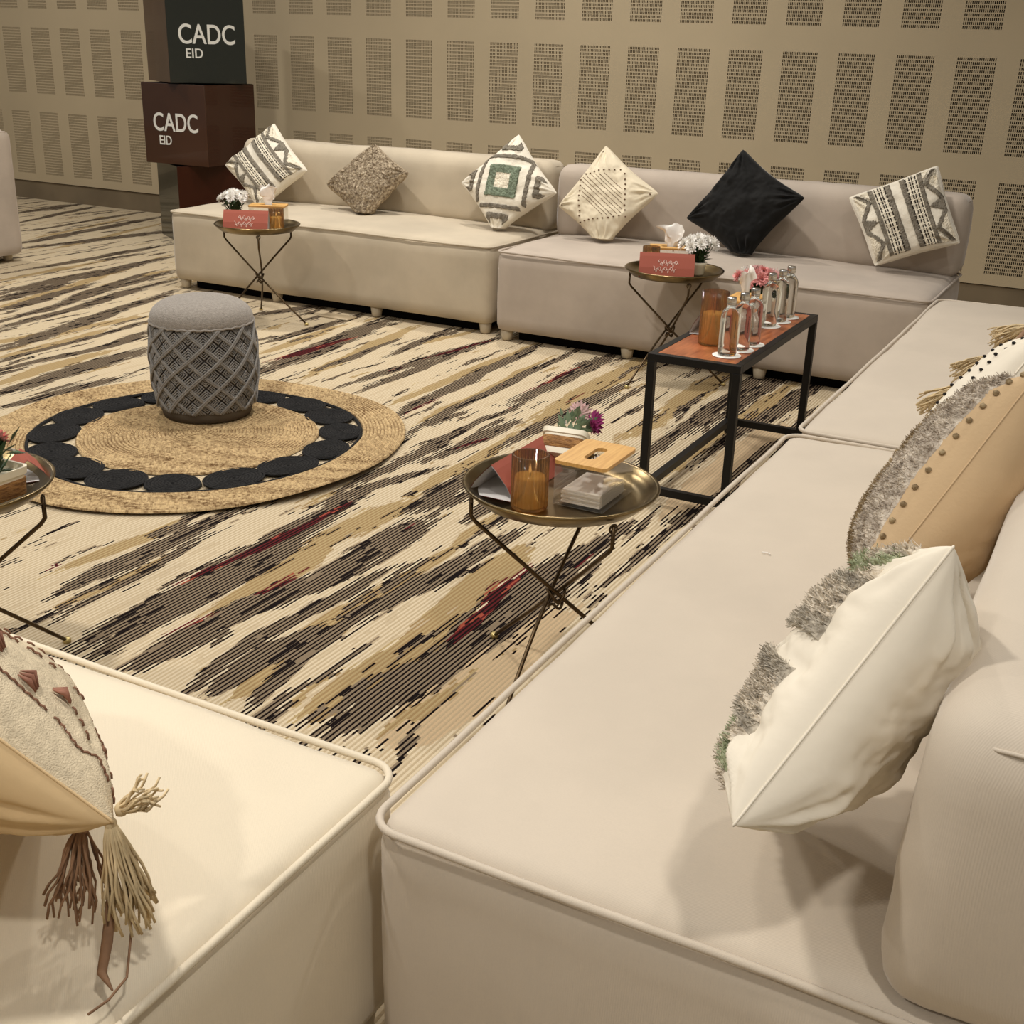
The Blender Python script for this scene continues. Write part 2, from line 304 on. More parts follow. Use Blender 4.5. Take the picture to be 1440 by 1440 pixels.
# ------------------------------------------------------------------ sofas
def soft_grid(L, D, H, r, step=.03, crown=0, bulge=0, seed=0, wr=.004):
    """closed box surface, edges rounded by r, faces gently bulged and wrinkled; origin at x,y centre, z 0..H"""
    nx, ny, nz = [max(4, int(round(a/step))) for a in (L, D, H)]
    v = []; f = []; idx = {}
    def vid(i, j, k):
        key = (i, j, k)
        if key not in idx: idx[key] = len(v); v.append((i/nx*2-1, j/ny*2-1, k/nz*2-1))
        return idx[key]
    for i in range(nx):
        for j in range(ny):
            f.append((vid(i, j, nz), vid(i+1, j, nz), vid(i+1, j+1, nz), vid(i, j+1, nz)))
            f.append((vid(i, j+1, 0), vid(i+1, j+1, 0), vid(i+1, j, 0), vid(i, j, 0)))
    for i in range(nx):
        for k in range(nz):
            f.append((vid(i, 0, k), vid(i+1, 0, k), vid(i+1, 0, k+1), vid(i, 0, k+1)))
            f.append((vid(i+1, ny, k), vid(i, ny, k), vid(i, ny, k+1), vid(i+1, ny, k+1)))
    for j in range(ny):
        for k in range(nz):
            f.append((vid(0, j+1, k), vid(0, j, k), vid(0, j, k+1), vid(0, j+1, k+1)))
            f.append((vid(nx, j, k), vid(nx, j+1, k), vid(nx, j+1, k+1), vid(nx, j, k+1)))
    u = np.array(v); h = np.array([L/2, D/2, H/2]); p = u*h
    rr = np.array(r if isinstance(r, (tuple, list)) else (r, r, r), float); rr = np.minimum(rr, h*.98)
    q = np.clip(p, -(h-rr), h-rr); d = (p-q)/rr; n = np.linalg.norm(d, axis=1, keepdims=True); d = np.where(n > 1e-9, d/np.maximum(n, 1e-9)*np.minimum(n, 1), d)
    ex = np.where(n > 1, d, (p-q)/rr); p2 = q+ex*rr
    nrm = np.where(np.linalg.norm(ex, axis=1, keepdims=True) > 1e-6, ex, 0)
    fl = np.sign(u)*(np.abs(u) > .999); nn = fl/np.maximum(np.linalg.norm(fl, axis=1, keepdims=True), 1e-9)
    e = (1-u**2)
    top = (u[:, 2] > .999); p2[:, 2] += np.where(top, crown*np.sqrt(np.clip(e[:, 0], 0, 1))*np.sqrt(np.clip(e[:, 1], 0, 1)), 0)
    b = bulge*(e[:, [1]]*e[:, [2]])*np.abs(fl[:, [0]])+bulge*(e[:, [0]]*e[:, [2]])*np.abs(fl[:, [1]]); p2 += nn*b
    p2 += nn*(fbm(p2*3.0+seed*5.1, 3)[:, None]*wr)
    p2[:, 2] += H/2
    return p2, f, u
def foot_mb(x, y): return MB().lathe([(.018, 0), (.026, .004), (.028, .02), (.034, .058)], 16, 0, (x, y, 0))
DEP, SEATD, BT, SH, BH = .83, .65, .18, .447, .80
def sofa(L, loc, rz, mat, label, crown=.012, seed=0, group='long upholstered sofas round the carpet', pr=.0056, rear=False):
    t = thing('sofa', loc, rz, label, 'sofa', group)
    v, f, u = soft_grid(L, DEP, SH-.052, (.045, .045, .018), .035, crown, .006, seed)
    v += np.array([L/2, DEP/2, .052]); mesh('seat_base', v, f, mat, t)
    # piping round the top edge of the seat
    R = .045; pts = []
    for cx, cy, a0 in ((R, R, PI), (L-R, R, 1.5*PI), (L-R, DEP-R, 0), (R, DEP-R, .5*PI)):
        for k in range(7):
            a = a0+k*PI/12; pts.append((cx+(R-.001)*math.cos(a), cy+(R-.001)*math.sin(a)))
    dense = []
    for i in range(len(pts)):
        a, b = pts[i], pts[(i+1) % len(pts)]; n = max(1, int(math.hypot(b[0]-a[0], b[1]-a[1])/.08))
        for k in range(n): dense.append((a[0]+(b[0]-a[0])*k/n, a[1]+(b[1]-a[1])*k/n))
    dd = np.array([(x, y, SH-.006) for x, y in dense]); dd[:, 2] += .0035*vnoise(dd*4+seed*3); dd[:, :2] += .002*vnoise(dd*5+seed)[:, None]
    MB().tube(dd, pr, 8, closed=True).build('piping', mat, t)
    # back bolster
    v, f, u = soft_grid(L-.006, BT+.03, BH-SH+.02, (.05, .055, .06), .03, .006, .012, seed+3, .006)
    lean = (v[:, 2]/(BH-SH)); v[:, 1] += .012*lean
    # gathers near the ends
    g = np.clip(1-(L/2-np.abs(v[:, 0]))/.14, 0, 1); v[:, 1] += g*.0015*np.sin(v[:, 2]*70+4*np.sin(v[:, 1]*30)); v[:, 2] += g*.004*np.sin(v[:, 1]*110)*(v[:, 2] > .15)
    v += np.array([L/2, SEATD+BT/2+.005, SH-.012]); mesh('backrest', v, f, mat, t)
    for s in (0, 1):
        xx = .010 if s == 0 else L-.010; y0, y1 = SEATD+.022, SEATD+BT+.012; zt = BH-.016; r = .03
        pp = [(xx+(.03 if s == 0 else -.03)*(1-k/5)**2, y0+.012*k, zt-.002*(5-k)*.6) for k in range(6)]
        pp += [(xx, y0+.06+(y1-r-y0-.06)*k/4, zt) for k in range(1, 5)]
        for k in range(1, 7):
            a = PI/2-k*PI/12; pp.append((xx, y1-r+r*math.cos(a), zt-r+r*math.sin(a)))
        pp += [(xx, y1, zt-r-(zt-r-SH)*k/5) for k in range(1, 6)]
        MB().tube(pp, [.0004, .001, .0018]+[.0024]*(len(pp)-3), 6).build('backrest_piping', mat, t)
    if rear:                                                        # upholstered back panel with a piped outline
        v, f, u = soft_grid(L-.004, .04, BH-.055, (.03, .018, .03), .05, 0, .006, seed+9); v += np.array([L/2, DEP+.022, .052]); mesh('rear_panel', v, f, mat, t)
        yy = DEP+.030; r = .04; pp = []
        for cx, cz, a0 in ((L-r-.004, BH-.006-r, 0), (r+.004, BH-.006-r, PI/2), (r+.004, .055+r, PI), (L-r-.004, .055+r, 1.5*PI)):
            for k in range(6): a = a0+k*PI/10; pp.append((cx+r*math.cos(a), yy, cz+r*math.sin(a)))
        MB().tube(pp, .005, 6, closed=True).build('rear_piping', mat, t)
    fm = FOOT
    MB().box(.10, L-.10, .09, DEP-.09, .001, .054).build('underside_shade', UNDER, t, False)  # added black block standing in for the shade under the sofa
    for yy in (.055, DEP-.055):
        for k in range(4):
            foot_mb(.05+(L-.1)*k/3, yy).build('foot', fm, t)
    return t
UNDER = M('underside_shade_black', (14, 12, 11), .9, spec=.1)
FOOT = M('foot_plastic', (196, 182, 156), .5)
m_beige = fabric('beige_velour', (198, 184, 160)); m_grey = fabric('stone_velour', (186, 172, 156)); m_near = fabric('pale_stone_velour', (206, 193, 174), var=.04); m_cream = fabric('cream_velour', (224, 211, 186), var=.03)
sofa(2.11, (.19, -2.285, 0), 0, m_beige, 'beige sofa at the back left, beside the stacked brown display cubes', .03, 1)
sofa(2.065, (2.365, -2.355, 0), 0, m_grey, 'grey-beige sofa along the back wall holding the black cushion', .035, 2)
sofa(1.985, (4.43, -4.485, 0), -PI/2, m_near, 'pale sofa running along the right side in the foreground, white tufted cushion on it', .012, 3)
sofa(2.2, (4.440, -2.245, 0), -PI/2, m_near, 'far right pale sofa between the foreground sofa and the back sofas', .02, 4)
sofa(2.05, (4.408, -6.345, 0), PI, m_cream, 'cream sofa in the bottom left foreground holding the tasselled cushion', .010, 5)
sofa(2.0, (-2.03, -2.18, 0), -PI/2, m_grey, 'sofa cut off by the left edge, only its back and far end showing', .03, 6, rear=True)
# ------------------------------------------------------------------ stacked display cubes
def letters(txt, size, mat, parent, loc, rot, width, name='lettering'):
    cu = bpy.data.curves.new(name, 'FONT'); cu.body = txt; cu.size = size; cu.extrude = .0015; cu.offset = size*.011
    tmp = bpy.data.objects.new('tmp', cu); COL.objects.link(tmp); bpy.context.view_layer.update()
    me = bpy.data.meshes.new_from_object(tmp.evaluated_get(bpy.context.evaluated_depsgraph_get())); bpy.data.objects.remove(tmp)
    xs = [v.co.x for v in me.vertices]; x0, x1 = min(xs), max(xs); k = width/(x1-x0)
    for v in me.vertices: v.co.x = (v.co.x-x0)*k
    me.materials.clear(); me.name = name; o = link(name, me, mat, parent, False); o.location = loc; o.rotation_euler = rot; return o
white_txt = M('white_print', (226, 224, 214), .5)
m_cube_brown = M('glossy_brown_panel', (66, 40, 24), .22, var=.2, vscale=2, coat=.3); m_cube_brown2 = M('glossy_maroon_panel', (54, 22, 12), .2, coat=.3)
m_cube_green = M('glossy_green_black_panel', (34, 36, 26), .18, coat=.3); m_cube_dark = M('glossy_dark_brown_panel', (46, 30, 20), .2, coat=.3)
def cube(cx, cy, z0, h, s, ang, faces, label, texts=()):
    t = thing('display_cube', (cx, cy, z0), ang, label, 'display cube', 'dark display cubes stacked into a column')
    h2 = s/2; th = .006
    MB().box(-h2+th, h2-th, -h2+th, h2-th, .002, h-.002).build('core', m_cube_dark, t, False)
    for nm, m, (x0, x1, y0, y1) in (('front', faces[0], (-h2, h2, -h2, -h2+th)), ('left', faces[1], (-h2, -h2+th, -h2+th, h2)), ('right', faces[2], (h2-th, h2, -h2+th, h2)), ('rear', faces[1], (-h2+th, h2-th, h2-th, h2))):
        MB().box(x0, x1, y0, y1, .001, h-.004, .0015).build('side_panel', m, t, False)
    MB().box(-h2+th, h2-th, -h2+th, h2-th, h-.008, h-.002).build('top_panel', m_cube_dark, t, False)
    for txt, x, z, hh, wd in texts: letters(txt, hh/.70, white_txt, t, (x, -h2-.001, z), (PI/2, 0, 0), wd)
cube(-.935, -.705, 0, .535, .535, math.radians(58), (m_cube_brown2, m_cube_green, m_cube_dark), 'bottom dark cube of the stacked column, half hidden behind the beige sofa')
cube(-.914, -.739, .537, .535, .545, math.radians(2.4), (m_cube_brown, m_cube_dark, m_cube_brown2), 'middle brown cube of the column with small white CADC EID lettering', (('CADC', -.182, .222, .118, .385), ('EID', -.138, .130, .060, .105)))
cube(-.955, -.697, 1.074, .58, .535, math.radians(59), (m_cube_green, m_cube_brown, m_cube_dark), 'top green-black cube of the column with white CADC EID lettering', (('CADC', -.193, .255, .122, .39), ('EID', -.148, .163, .060, .115)))

# ------------------------------------------------------------------ cushions
def cushion(name, TL, TR, BR, BL, mats, T, label, pattern=None, N=90, seed=0, wr=.006, pin=.07, tuftmat=None, back=None, sag=0.0, pw=2.6, fibers=0, flen=.012, Tb=None, zf=None):
    """square pillow spanned by its four corner points (seen from its front). pattern(u,v)->(material index, lift, tuft?)"""
    TL, TR, BR, BL = [np.array(c, float) for c in (TL, TR, BR, BL)]
    C = (TL+TR+BR+BL)/4; U = ((TR+BR)-(TL+BL))/4; V = ((TL+TR)-(BL+BR))/4
    n = np.cross(U, V); n /= np.linalg.norm(n); su, sv = np.linalg.norm(U), np.linalg.norm(V)
    t = thing(name, tuple(C), 0, label, 'cushion', 'scatter cushions on the sofas')
    g = np.linspace(-1, 1, N+1); g = np.sign(g)*(1-(1-np.abs(g))**1.25); uu, vv = np.meshgrid(g, g)
    Tb = T if Tb is None else Tb
    def surf(uu, vv, side):
        a = np.clip(1-np.abs(uu)**pw, 0, 1); b = np.clip(1-np.abs(vv)**pw, 0, 1)
        h = (T if side > 0 else Tb)*np.sqrt(a*b)**.92
        rc = 1-(.035 if zf is not None else 0)*(np.abs(uu)*np.abs(vv))**5; x = uu*(1-pin*(1-vv**2)**1.2)*rc; y = vv*(1-pin*(1-uu**2)**1.2)*rc
        base = (TL*(1-x[..., None])*(1+y[..., None])+TR*(1+x[..., None])*(1+y[..., None])+BR*(1+x[..., None])*(1-y[..., None])+BL*(1-x[..., None])*(1-y[..., None]))/4
        q = np.stack([uu*2.2+seed, vv*2.2, np.full_like(uu, side*3.0+seed*1.7)], -1)
        # radial creases out of the corners + soft dents
        cr = 0
        for sx, sy in ((1, 1), (1, -1), (-1, 1), (-1, -1)):
            dx, dy = uu-sx, vv-sy; r = np.hypot(dx, dy)+1e-6; th = np.arctan2(dy, dx)
            cr = cr+np.exp(-((r-.33)/.24)**2)*(np.sin(th*15+seed+sx*2+sy)+.5*np.sin(th*27+2*seed))
        wv = fbm(q, 4)*wr*1.0+cr*wr*.55+np.sin(uu*2.1*PI+fbm(q*.8, 2)*4)*np.abs(vv)**3*wr*.6
        edge = np.clip(np.minimum(1-np.abs(uu), 1-np.abs(vv))*7, 0, 1)
        h = h+wv*edge
        R_ = base+n*(side*h)[..., None]-C
        if zf is not None:          # the lower point is squashed flat on the seat and bulges out
            d_ = np.clip((zf+.02-C[2])-R_[..., 2], 0, None); R_[..., 2] = np.maximum(R_[..., 2], zf-C[2]+.004*np.exp(-d_*40)); R_ += n*(side*.45*np.clip(d_, 0, .05))[..., None]
        return R_
    F = surf(uu, vv, 1); K = surf(uu, vv, -1)
    v = np.concatenate([F.reshape(-1, 3), K.reshape(-1, 3)]); M1 = N+1; off = M1*M1; f = []; mi = []
    def fid(i, j): return i*M1+j
    lift = np.zeros((M1, M1)); tu = np.full((M1, M1), -1)
    if pattern:
        for i in range(M1):
            for j in range(M1):
                r = pattern(uu[i, j], vv[i, j])
                if r: lift[i, j] = r[1]; tu[i, j] = r[0]
    for i in range(N):
        for j in range(N):
            f.append((fid(i, j), fid(i, j+1), fid(i+1, j+1), fid(i+1, j)))
    nf = len(f)
    def kid(i, j): return fid(i, j) if i in (0, N) or j in (0, N) else off+fid(i, j)
    for i in range(N):
        for j in range(N):
            f.append((kid(i+1, j), kid(i+1, j+1), kid(i, j+1), kid(i, j)))
    two = back is not None
    cov = mesh('cover', v, f, [mats[0], back] if two else mats[0], t, True, ([0]*nf+[1]*(len(f)-nf)) if two else None)
    # seam cord round the edge
    ring = [F[0, j] for j in range(0, N, 2)]+[F[i, N] for i in range(0, N, 2)]+[F[N, j] for j in range(N, 0, -2)]+[F[i, 0] for i in range(N, 0, -2)]
    MB().tube(ring, .0016, 6, closed=True).build('seam', back or mats[0], t)
    if pattern:
        for k, tm in enumerate(mats[1:], 1):
            tv = []; tf = []; ids = {}
            def tid(i, j, lo):
                key = (i, j, lo)
                if key not in ids:
                    ids[key] = len(tv)
                    hgt = -.001 if lo else max(lift[i, j], .001)*(.75+.5*rng.random())
                    jit = 0 if lo else (rng.random(3)-.5)*.0022
                    tv.append(F[i, j]+n*hgt+jit)
                return ids[key]
            cell = lambda i, j: 0 <= i < N and 0 <= j < N and tu[i, j] == k
            for i in range(N):
                for j in range(N):
                    if not cell(i, j): continue
                    tf.append((tid(i, j, 0), tid(i, j+1, 0), tid(i+1, j+1, 0), tid(i+1, j, 0)))
                    for (di, dj, a, b) in ((-1, 0, (i, j), (i, j+1)), (1, 0, (i+1, j+1), (i+1, j)), (0, -1, (i+1, j), (i, j)), (0, 1, (i, j+1), (i+1, j+1))):
                        if not cell(i+di, j+dj): tf.append((tid(*a, 1), tid(*b, 1), tid(*b, 0), tid(*a, 0)))
                    for _ in range(fibers):
                        a, b = rng.random(2); p0 = F[i, j]*(1-a)*(1-b)+F[i, j+1]*a*(1-b)+F[i+1, j]*(1-a)*b+F[i+1, j+1]*a*b+n*lift[i, j]*.6
                        d = n*.8+rng.normal(0, .45, 3); d /= np.linalg.norm(d); s_ = np.cross(d, rng.normal(0, 1, 3)); s_ *= .0009/max(1e-9, np.linalg.norm(s_))
                        q = len(tv); tip = p0+d*flen*(.5+rng.random()*.7); tv.extend([p0-s_, p0+s_, tip+s_*.5, tip-s_*.5]); tf.append((q, q+1, q+2, q+3))
            if tf: tag(mesh('tufted_pattern', tv, tf, tm, t, False), kind='stuff')
    return t, F, n, C, K

m_white_wool = M('off_white_wool', (226, 217, 198), .95, var=.06, vscale=20, bump=.5, bscale=140, bdist=.004, sheen=.3, spec=.1)
m_grey_tuft = M('grey_tuft', (132, 124, 110), .95, var=.25, vscale=60, bump=.8, bscale=260, bdist=.004, spec=.05)
m_green_tuft = M('sage_tuft', (122, 132, 112), .95, var=.25, vscale=60, bump=.8, bscale=260, bdist=.004, spec=.05)
m_black_cord = M('charcoal_cord', (58, 52, 46), .95, var=.3, vscale=80, spec=.05)
m_white_tuft = M('white_loop_pile', (228, 218, 196), .95, var=.12, vscale=60, bump=.8, bscale=200, bdist=.004, spec=.05)
m_cream_cot = M('cream_cotton', (216, 203, 176), .9, var=.06, vscale=6, bump=.25, bscale=120, bdist=.002, spec=.15)
m_dot = M('brown_stitch', (104, 76, 52), .9); m_blackdot = M('black_stitch', (24, 20, 18), .9)
m_black_velvet = M('black_velvet', (22, 21, 19), .8, var=.25, vscale=7, sheen=.12, spec=.15)
m_brown_shag = M('taupe_loop_shag', (198, 182, 156), .95, rgb2=(128, 112, 92), vscale=75, bump=1, bscale=160, bdist=.006, spec=.05)
m_plain_white = M('white_cotton', (232, 222, 202), .85, var=.04, vscale=5, bump=.15, bscale=60, bdist=.003, spec=.2)

m_fuzz = M('grey_beige_fuzz', (196, 186, 168), .95, rgb2=(138, 130, 116), vscale=90, spec=.05, sheen=.3); m_fuzzw = M('pale_fuzz', (226, 214, 194), .95, rgb2=(176, 164, 146), vscale=90, spec=.05, sheen=.3); m_fuzzg = M('sage_fuzz', (188, 192, 160), .95, rgb2=(140, 146, 112), vscale=90, spec=.05, sheen=.3)
def stripes(swap=False, green=False, margin=2.0):
    def pat(u, v):
        if swap: u, v = v, u
        a, b = (abs(u), v)
        if abs(b) > .93 or (swap and b > margin): return None
        if .11 < a < .22: return (1, .008)
        if .22 <= a < .50:
            k = (a-.22)/.07; fr = k-int(k)
            return (2, .004) if fr < .45 and (int(b*40) % 5 != 0) else (3, .006)
        if .50 <= a < .59: return (1, .007)
        if a >= .59:
            q = abs(b); pos = .92 if q < .15 else (.92-(q-.15)/.42*.28 if q < .57 else .64+(q-.57)/.42*.28)
            if q < (a-.58)*.52 and a < .93: return (4 if green else 1, .006)
            if abs(a-pos) < .055 and a < .95: return (4 if green else 1, .007)
            if a > pos+.05 or (q > .6 and a < pos-.1): return (3, .005) if a < .93 else None
        return None
    return pat
def squares(u, v):
    a, b = abs(u+v)/2, abs(u-v)/2; m = max(a, b)
    if m < .15: return (3, .006)
    if m < .32: return (2, .008)
    if .47 < m < .54 and not (min(a, b) > .44 and (u+v) < 0): return (1, .006)
    for du, dv in ((1, 1), (1, -1), (-1, 1), (-1, -1)):
        a2, b2 = abs((u-du*.86)+(v-dv*.86))/2, abs((u-du*.86)-(v-dv*.86))/2; m2 = max(a2, b2)
        if .13 < m2 < .23 and abs(u) < .95 and abs(v) < .95: return (1, .007)
    return None
def dots(u, v): return None
def shag(u, v):
    if max(abs(u), abs(v)) > .96: return None
    return (1, .006+.006*((math.sin(u*23+v*11)+math.sin(v*31-u*9))*.5+.5)*rng.random())

SM = [m_white_wool, m_grey_tuft, m_black_cord, m_white_tuft]
cushion('cushion', (.202, -1.80, .664), (.495, -1.675, .919), (.82, -1.79, .675), (.545, -1.91, .440), SM, .072, 'white cushion with grey zigzags and corded stripes at the left end of the beige sofa', stripes(), 84, 1, .009, zf=.476)
cushion('cushion', (.946, -1.80, .60), (1.22, -1.69, .845), (1.494, -1.76, .71), (1.28, -1.91, .435), [m_brown_shag, m_brown_shag], .065, 'taupe shaggy looped cushion in the middle of the beige sofa', shag, 70, 2, .01, zf=.482, fibers=2, flen=.010)
cushion('cushion', (1.837, -1.80, .686), (2.122, -1.675, .953), (2.422, -1.79, .675), (2.12, -1.91, .445), [m_white_wool, m_grey_tuft, m_green_tuft, m_white_tuft], .072, 'white cushion with sage green and grey concentric squares, right end of beige sofa', squares, 84, 3, .010, zf=.480)
t4, F4, n4, C4, _ = cushion('cushion', (2.459, -1.87, .621), (2.655, -1.745, .932), (3.009, -1.86, .729), (2.77, -1.98, .445), [m_cream_cot], .06, 'cream cotton cushion with a square of brown stitched dots and slanting pleats', None, 84, 4, .011, zf=.492)
def stitch_dots(t, F, n, mat, name='stitched_dots'):
    N = F.shape[0]-1; b = MB()
    def at(u, v):
        i = min(N, max(0, int(round((math.copysign(1-(1-min(abs(v), 1))**(1/1.25), v)+1)/2*N)))); j = min(N, max(0, int(round((math.copysign(1-(1-min(abs(u), 1))**(1/1.25), u)+1)/2*N)))); return F[i, j]
    pts = []
    for r, stp in ((.47, .105), (.88, .12)):
        k = -r
        while k <= r+1e-6:
            for (l, m) in ((k, r), (k, -r), (r, k), (-r, k)):
                u, v = (m+l), (m-l)           # image-upright square -> pillow axes
                if abs(u) < .95 and abs(v) < .95: pts.append((u, v))
            k += stp
    for u, v in pts:
        p = at(u, v); b.lathe([(.0, -.003), (.005, -.001), (.005, .002), (0, .004)], 6, 0, tuple(p+n*.002))
    tag(b.build(name, mat, t), kind='stuff')
    ln = MB()
    for k in range(-4, 6):
        u = k*.095; lim = .94-abs(u)-.1
        pp = [at(u, -lim+2*lim*i/12)+n*.0008 for i in range(13)]; ln.tube(pp, .0013, 4)
    tag(ln.build('pleat_stitching', mat, t), kind='stuff')
stitch_dots(t4, F4, n4, m_dot)
t5, F5, n5, C5, _ = cushion('cushion', (3.152, -1.87, .622), (3.372, -1.745, .96), (3.734, -1.86, .767), (3.50, -1.98, .445), [m_black_velvet], .075, 'plain black velvet cushion standing on its point against the grey-beige sofa', None, 84, 5, .014, pin=.10, zf=.495)
MB().tube([tuple(F5[i, 84]+n5*-.002) for i in range(6, 56, 3)], .003, 6).build('zip', M('zip_tape', (150, 146, 138), .5), t5)
cushion('cushion', (3.909, -1.80, .779), (4.281, -1.75, .948), (4.443, -1.83, .622), (4.098, -1.93, .495), SM, .068, 'white cushion with grey zigzags and stripes leaning at the right end of the back sofas', stripes(), 84, 6, .009, pin=.05, zf=.490)
# foreground cushions on the right sofa (fronts face left, we look along their edges)
cushion('cushion', (5.02, -6.0, .74), (5.065, -6.325, .925), (4.925, -6.53, .66), (4.88, -6.18, .475), [m_plain_white, m_fuzz, m_fuzz, m_fuzzw, m_fuzzg], .085, 'white cotton cushion with shaggy grey and green tufts, nearest on the right sofa', stripes(True, True, .80), 120, 7, .011, pin=.06, back=m_plain_white, fibers=2, flen=.011, Tb=.10)
m_tan = M('tan_cotton', (200, 172, 134), .85, var=.06, vscale=6, bump=.25, bscale=160, bdist=.002, spec=.15)
m_fluff = M('grey_lilac_fluff', (218, 206, 188), .95, rgb2=(160, 146, 130), vscale=60, bump=1, bscale=200, bdist=.005, spec=.05)
def fluffband(u, v):
    if .55 < u < .9 and abs(v) < .94: return (1, .006+.004*rng.random())
    if -.9 < u < .5 and abs(v) < .94: return (2, .003+.002*rng.random())
    return None
m_oat = M('oatmeal_weave', (178, 158, 124), .95, rgb2=(132, 112, 84), vscale=50, bump=1, bscale=160, bdist=.005, spec=.05)
t8, F8, n8, C8, K8 = cushion('cushion', (5.02, -5.32, .76), (5.07, -5.62, .95), (4.92, -5.84, .66), (4.86, -5.52, .475), [m_tan, m_fluff, m_oat], .10, 'tan cushion with grey fluff and a row of small pompoms on the right sofa', fluffband, 100, 8, .007, pin=.05, back=m_tan, fibers=3, flen=.010, Tb=.115)
b = MB()
for i in range(6, 98, 7):
    for j in (96,):
        p = F8[i, j]+n8*.004; b.lathe([(0, -.005), (.0045, -.003), (.005, .002), (0, .005)], 8, 0, tuple(p))
tag(b.build('pompoms', m_oat, t8), kind='stuff')
t9, F9, n9, C9, K9 = cushion('cushion', (4.98, -4.78, .74), (5.05, -5.12, .92), (4.90, -5.36, .66), (4.84, -5.02, .475), [m_plain_white], .085, 'white pleated cushion with black knots and rope tassels, furthest on the right sofa', None, 80, 9, .006, pin=.05, back=m_plain_white)
b = MB()
for k in range(0, 20):
    i = 4+k*4; 
    if i < 80:
        for j in (70, 60):
            p = F9[i, j]+n9*.002; b.lathe([(0, -.003), (.0036, -.002), (.0036, .002), (0, .0035)], 6, 0, tuple(p))
tag(b.build('stitched_knots', m_blackdot, t9), kind='stuff')
m_rope = M('natural_rope', (208, 186, 146), .9, var=.2, vscale=40, spec=.1); m_rope2 = M('dusty_brown_rope', (146, 112, 84), .9, var=.2, vscale=40)
def tassel(name, parent, p, d, L, spread, n=46, mat=None, r=.0016, seed=0, grav=0.0, knot=None):
    """rope tassel from p along unit d; coordinates relative to the parent"""
    rs = np.random.default_rng(seed); p = np.array(p, float); d = np.array(d, float); d /= np.linalg.norm(d); b = MB()
    a = np.cross(d, (0.2, .3, .9)); a /= np.linalg.norm(a); c = np.cross(d, a)
    b.lathe([(0, -.009), (.006, -.005), (.0068, .002), (.004, .007), (0, .009)], 10, 0, tuple(p))
    for k in range(n):
        th = rs.random()*2*PI; s = math.sqrt(rs.random())*spread; off = a*math.cos(th)+c*math.sin(th); ln = L*(.75+.35*rs.random()); ph = rs.random()*6
        pts = []
        for q in range(7):
            t_ = q/6; w_ = off*(s*t_**.8+.004)+a*.004*math.sin(ph+t_*9)*t_+c*.004*math.cos(ph*2+t_*8)*t_
            pp = p+d*ln*t_+w_; pp[2] -= grav*t_*t_; pts.append(tuple(pp))
        b.tube(pts, r, 4)
    return tag(b.build(name, mat or m_rope, parent), kind='stuff')
for k, (wp, L) in enumerate([((4.890, -4.75, .705), .105), ((4.930, -4.58, .745), .105), ((4.955, -4.35, .775), .08)]):
    p = np.array(wp)-C9
    tassel('tassel', t9, p, (-.80, -.30 if k < 2 else .1, -.30), L, .026, 60, m_rope, .0017, 30+k, .02)
    b = MB()
    for q in range(3): b.lathe([(0, -.010), (.011, -.004), (.011, .004), (0, .010)], 8, 0, tuple(p+np.array([.018+.004*q, -.012+.018*q, .012-.005*q])))
    b.build('knot', m_blackdot if k != 1 else m_rope2, t9)
b = MB(); pts = [np.array(q)-C9 for q in ((4.875, -4.90, .68), (4.890, -4.80, .70), (4.905, -4.70, .72), (4.930, -4.60, .745), (4.945, -4.48, .76), (4.96, -4.36, .78), (4.985, -4.26, .79))]
b.tube([tuple(q) for q in pts], .006, 8); b.build('tassel_cord', m_rope2, t9)
# bottom-left foreground cushion on the cream sofa (we see its back and its right corner)
m_woven = M('cream_woven', (214, 198, 168), .95, bump=.7, bscale=520, bdist=.002, spec=.1, var=.12, vscale=90)
def woven(u, v):
    return None
t10, F10, n10, C10, K10 = cushion('cushion', (4.36, -6.815, .635), (4.07, -6.965, .935), (3.76, -6.80, .68), (4.05, -6.64, .47), [m_woven], .11, 'cream woven cushion with brown stitches and rope tassels on the bottom left sofa', woven, 100, 10, .007, pin=.05, back=M('sand_cotton', (214, 186, 142), .85, var=.05, vscale=5, bump=.15, bscale=90, bdist=.002, spec=.15), Tb=.10)
# stitched dashes in rows running from corner to corner along the left-hand edge of the front
b = MB(); bb = MB()
for row, j in enumerate((8, 16, 26, 36)):
    for i in range(2, 96, 2 if row % 2 == 0 else 3):
        if rng.random() < .2: continue
        p = F10[100-j, i]; q = F10[100-j, i+2]; b.tube([tuple(p+n10*.0015), tuple((p+q)/2+n10*.003), tuple(q+n10*.0015)], .0013, 5)
for i, j in ((34, 11), (44, 14), (54, 11), (64, 15), (74, 11), (26, 15), (84, 15)):
    p = F10[100-j, i]+n10*.004; e = F10[100-j, i+5]-F10[100-j, i]; s_ = F10[98-j, i]-F10[100-j, i]
    for k in range(3):
        bb.tube([tuple(p+s_*(k-1)*.5), tuple(p+e*.5+s_*(k-1)*.9+n10*.006), tuple(p+e+s_*(k-1)*.4)], [.001, .0032, .0008], 6)
tag(b.build('stitched_dashes', M('brown_thread', (128, 92, 70), .9), t10), kind='stuff'); tag(bb.build('leather_knots', M('rust_leather', (140, 92, 70), .7, var=.2), t10), kind='stuff')
pc = np.array((4.352, -6.812, .628))-C10
tassel('tassel', t10, pc, (.12, .02, -1), .115, .028, 60, m_rope, .0018, 51)
tassel('tassel', t10, pc+np.array([-.045, .0, -.022]), (-.10, -.05, -1), .10, .03, 46, m_rope2, .0016, 52)
tassel('tassel', t10, pc+np.array([.004, .012, .012]), (.45, .35, .4), .045, .016, 22, m_rope, .0015, 53)
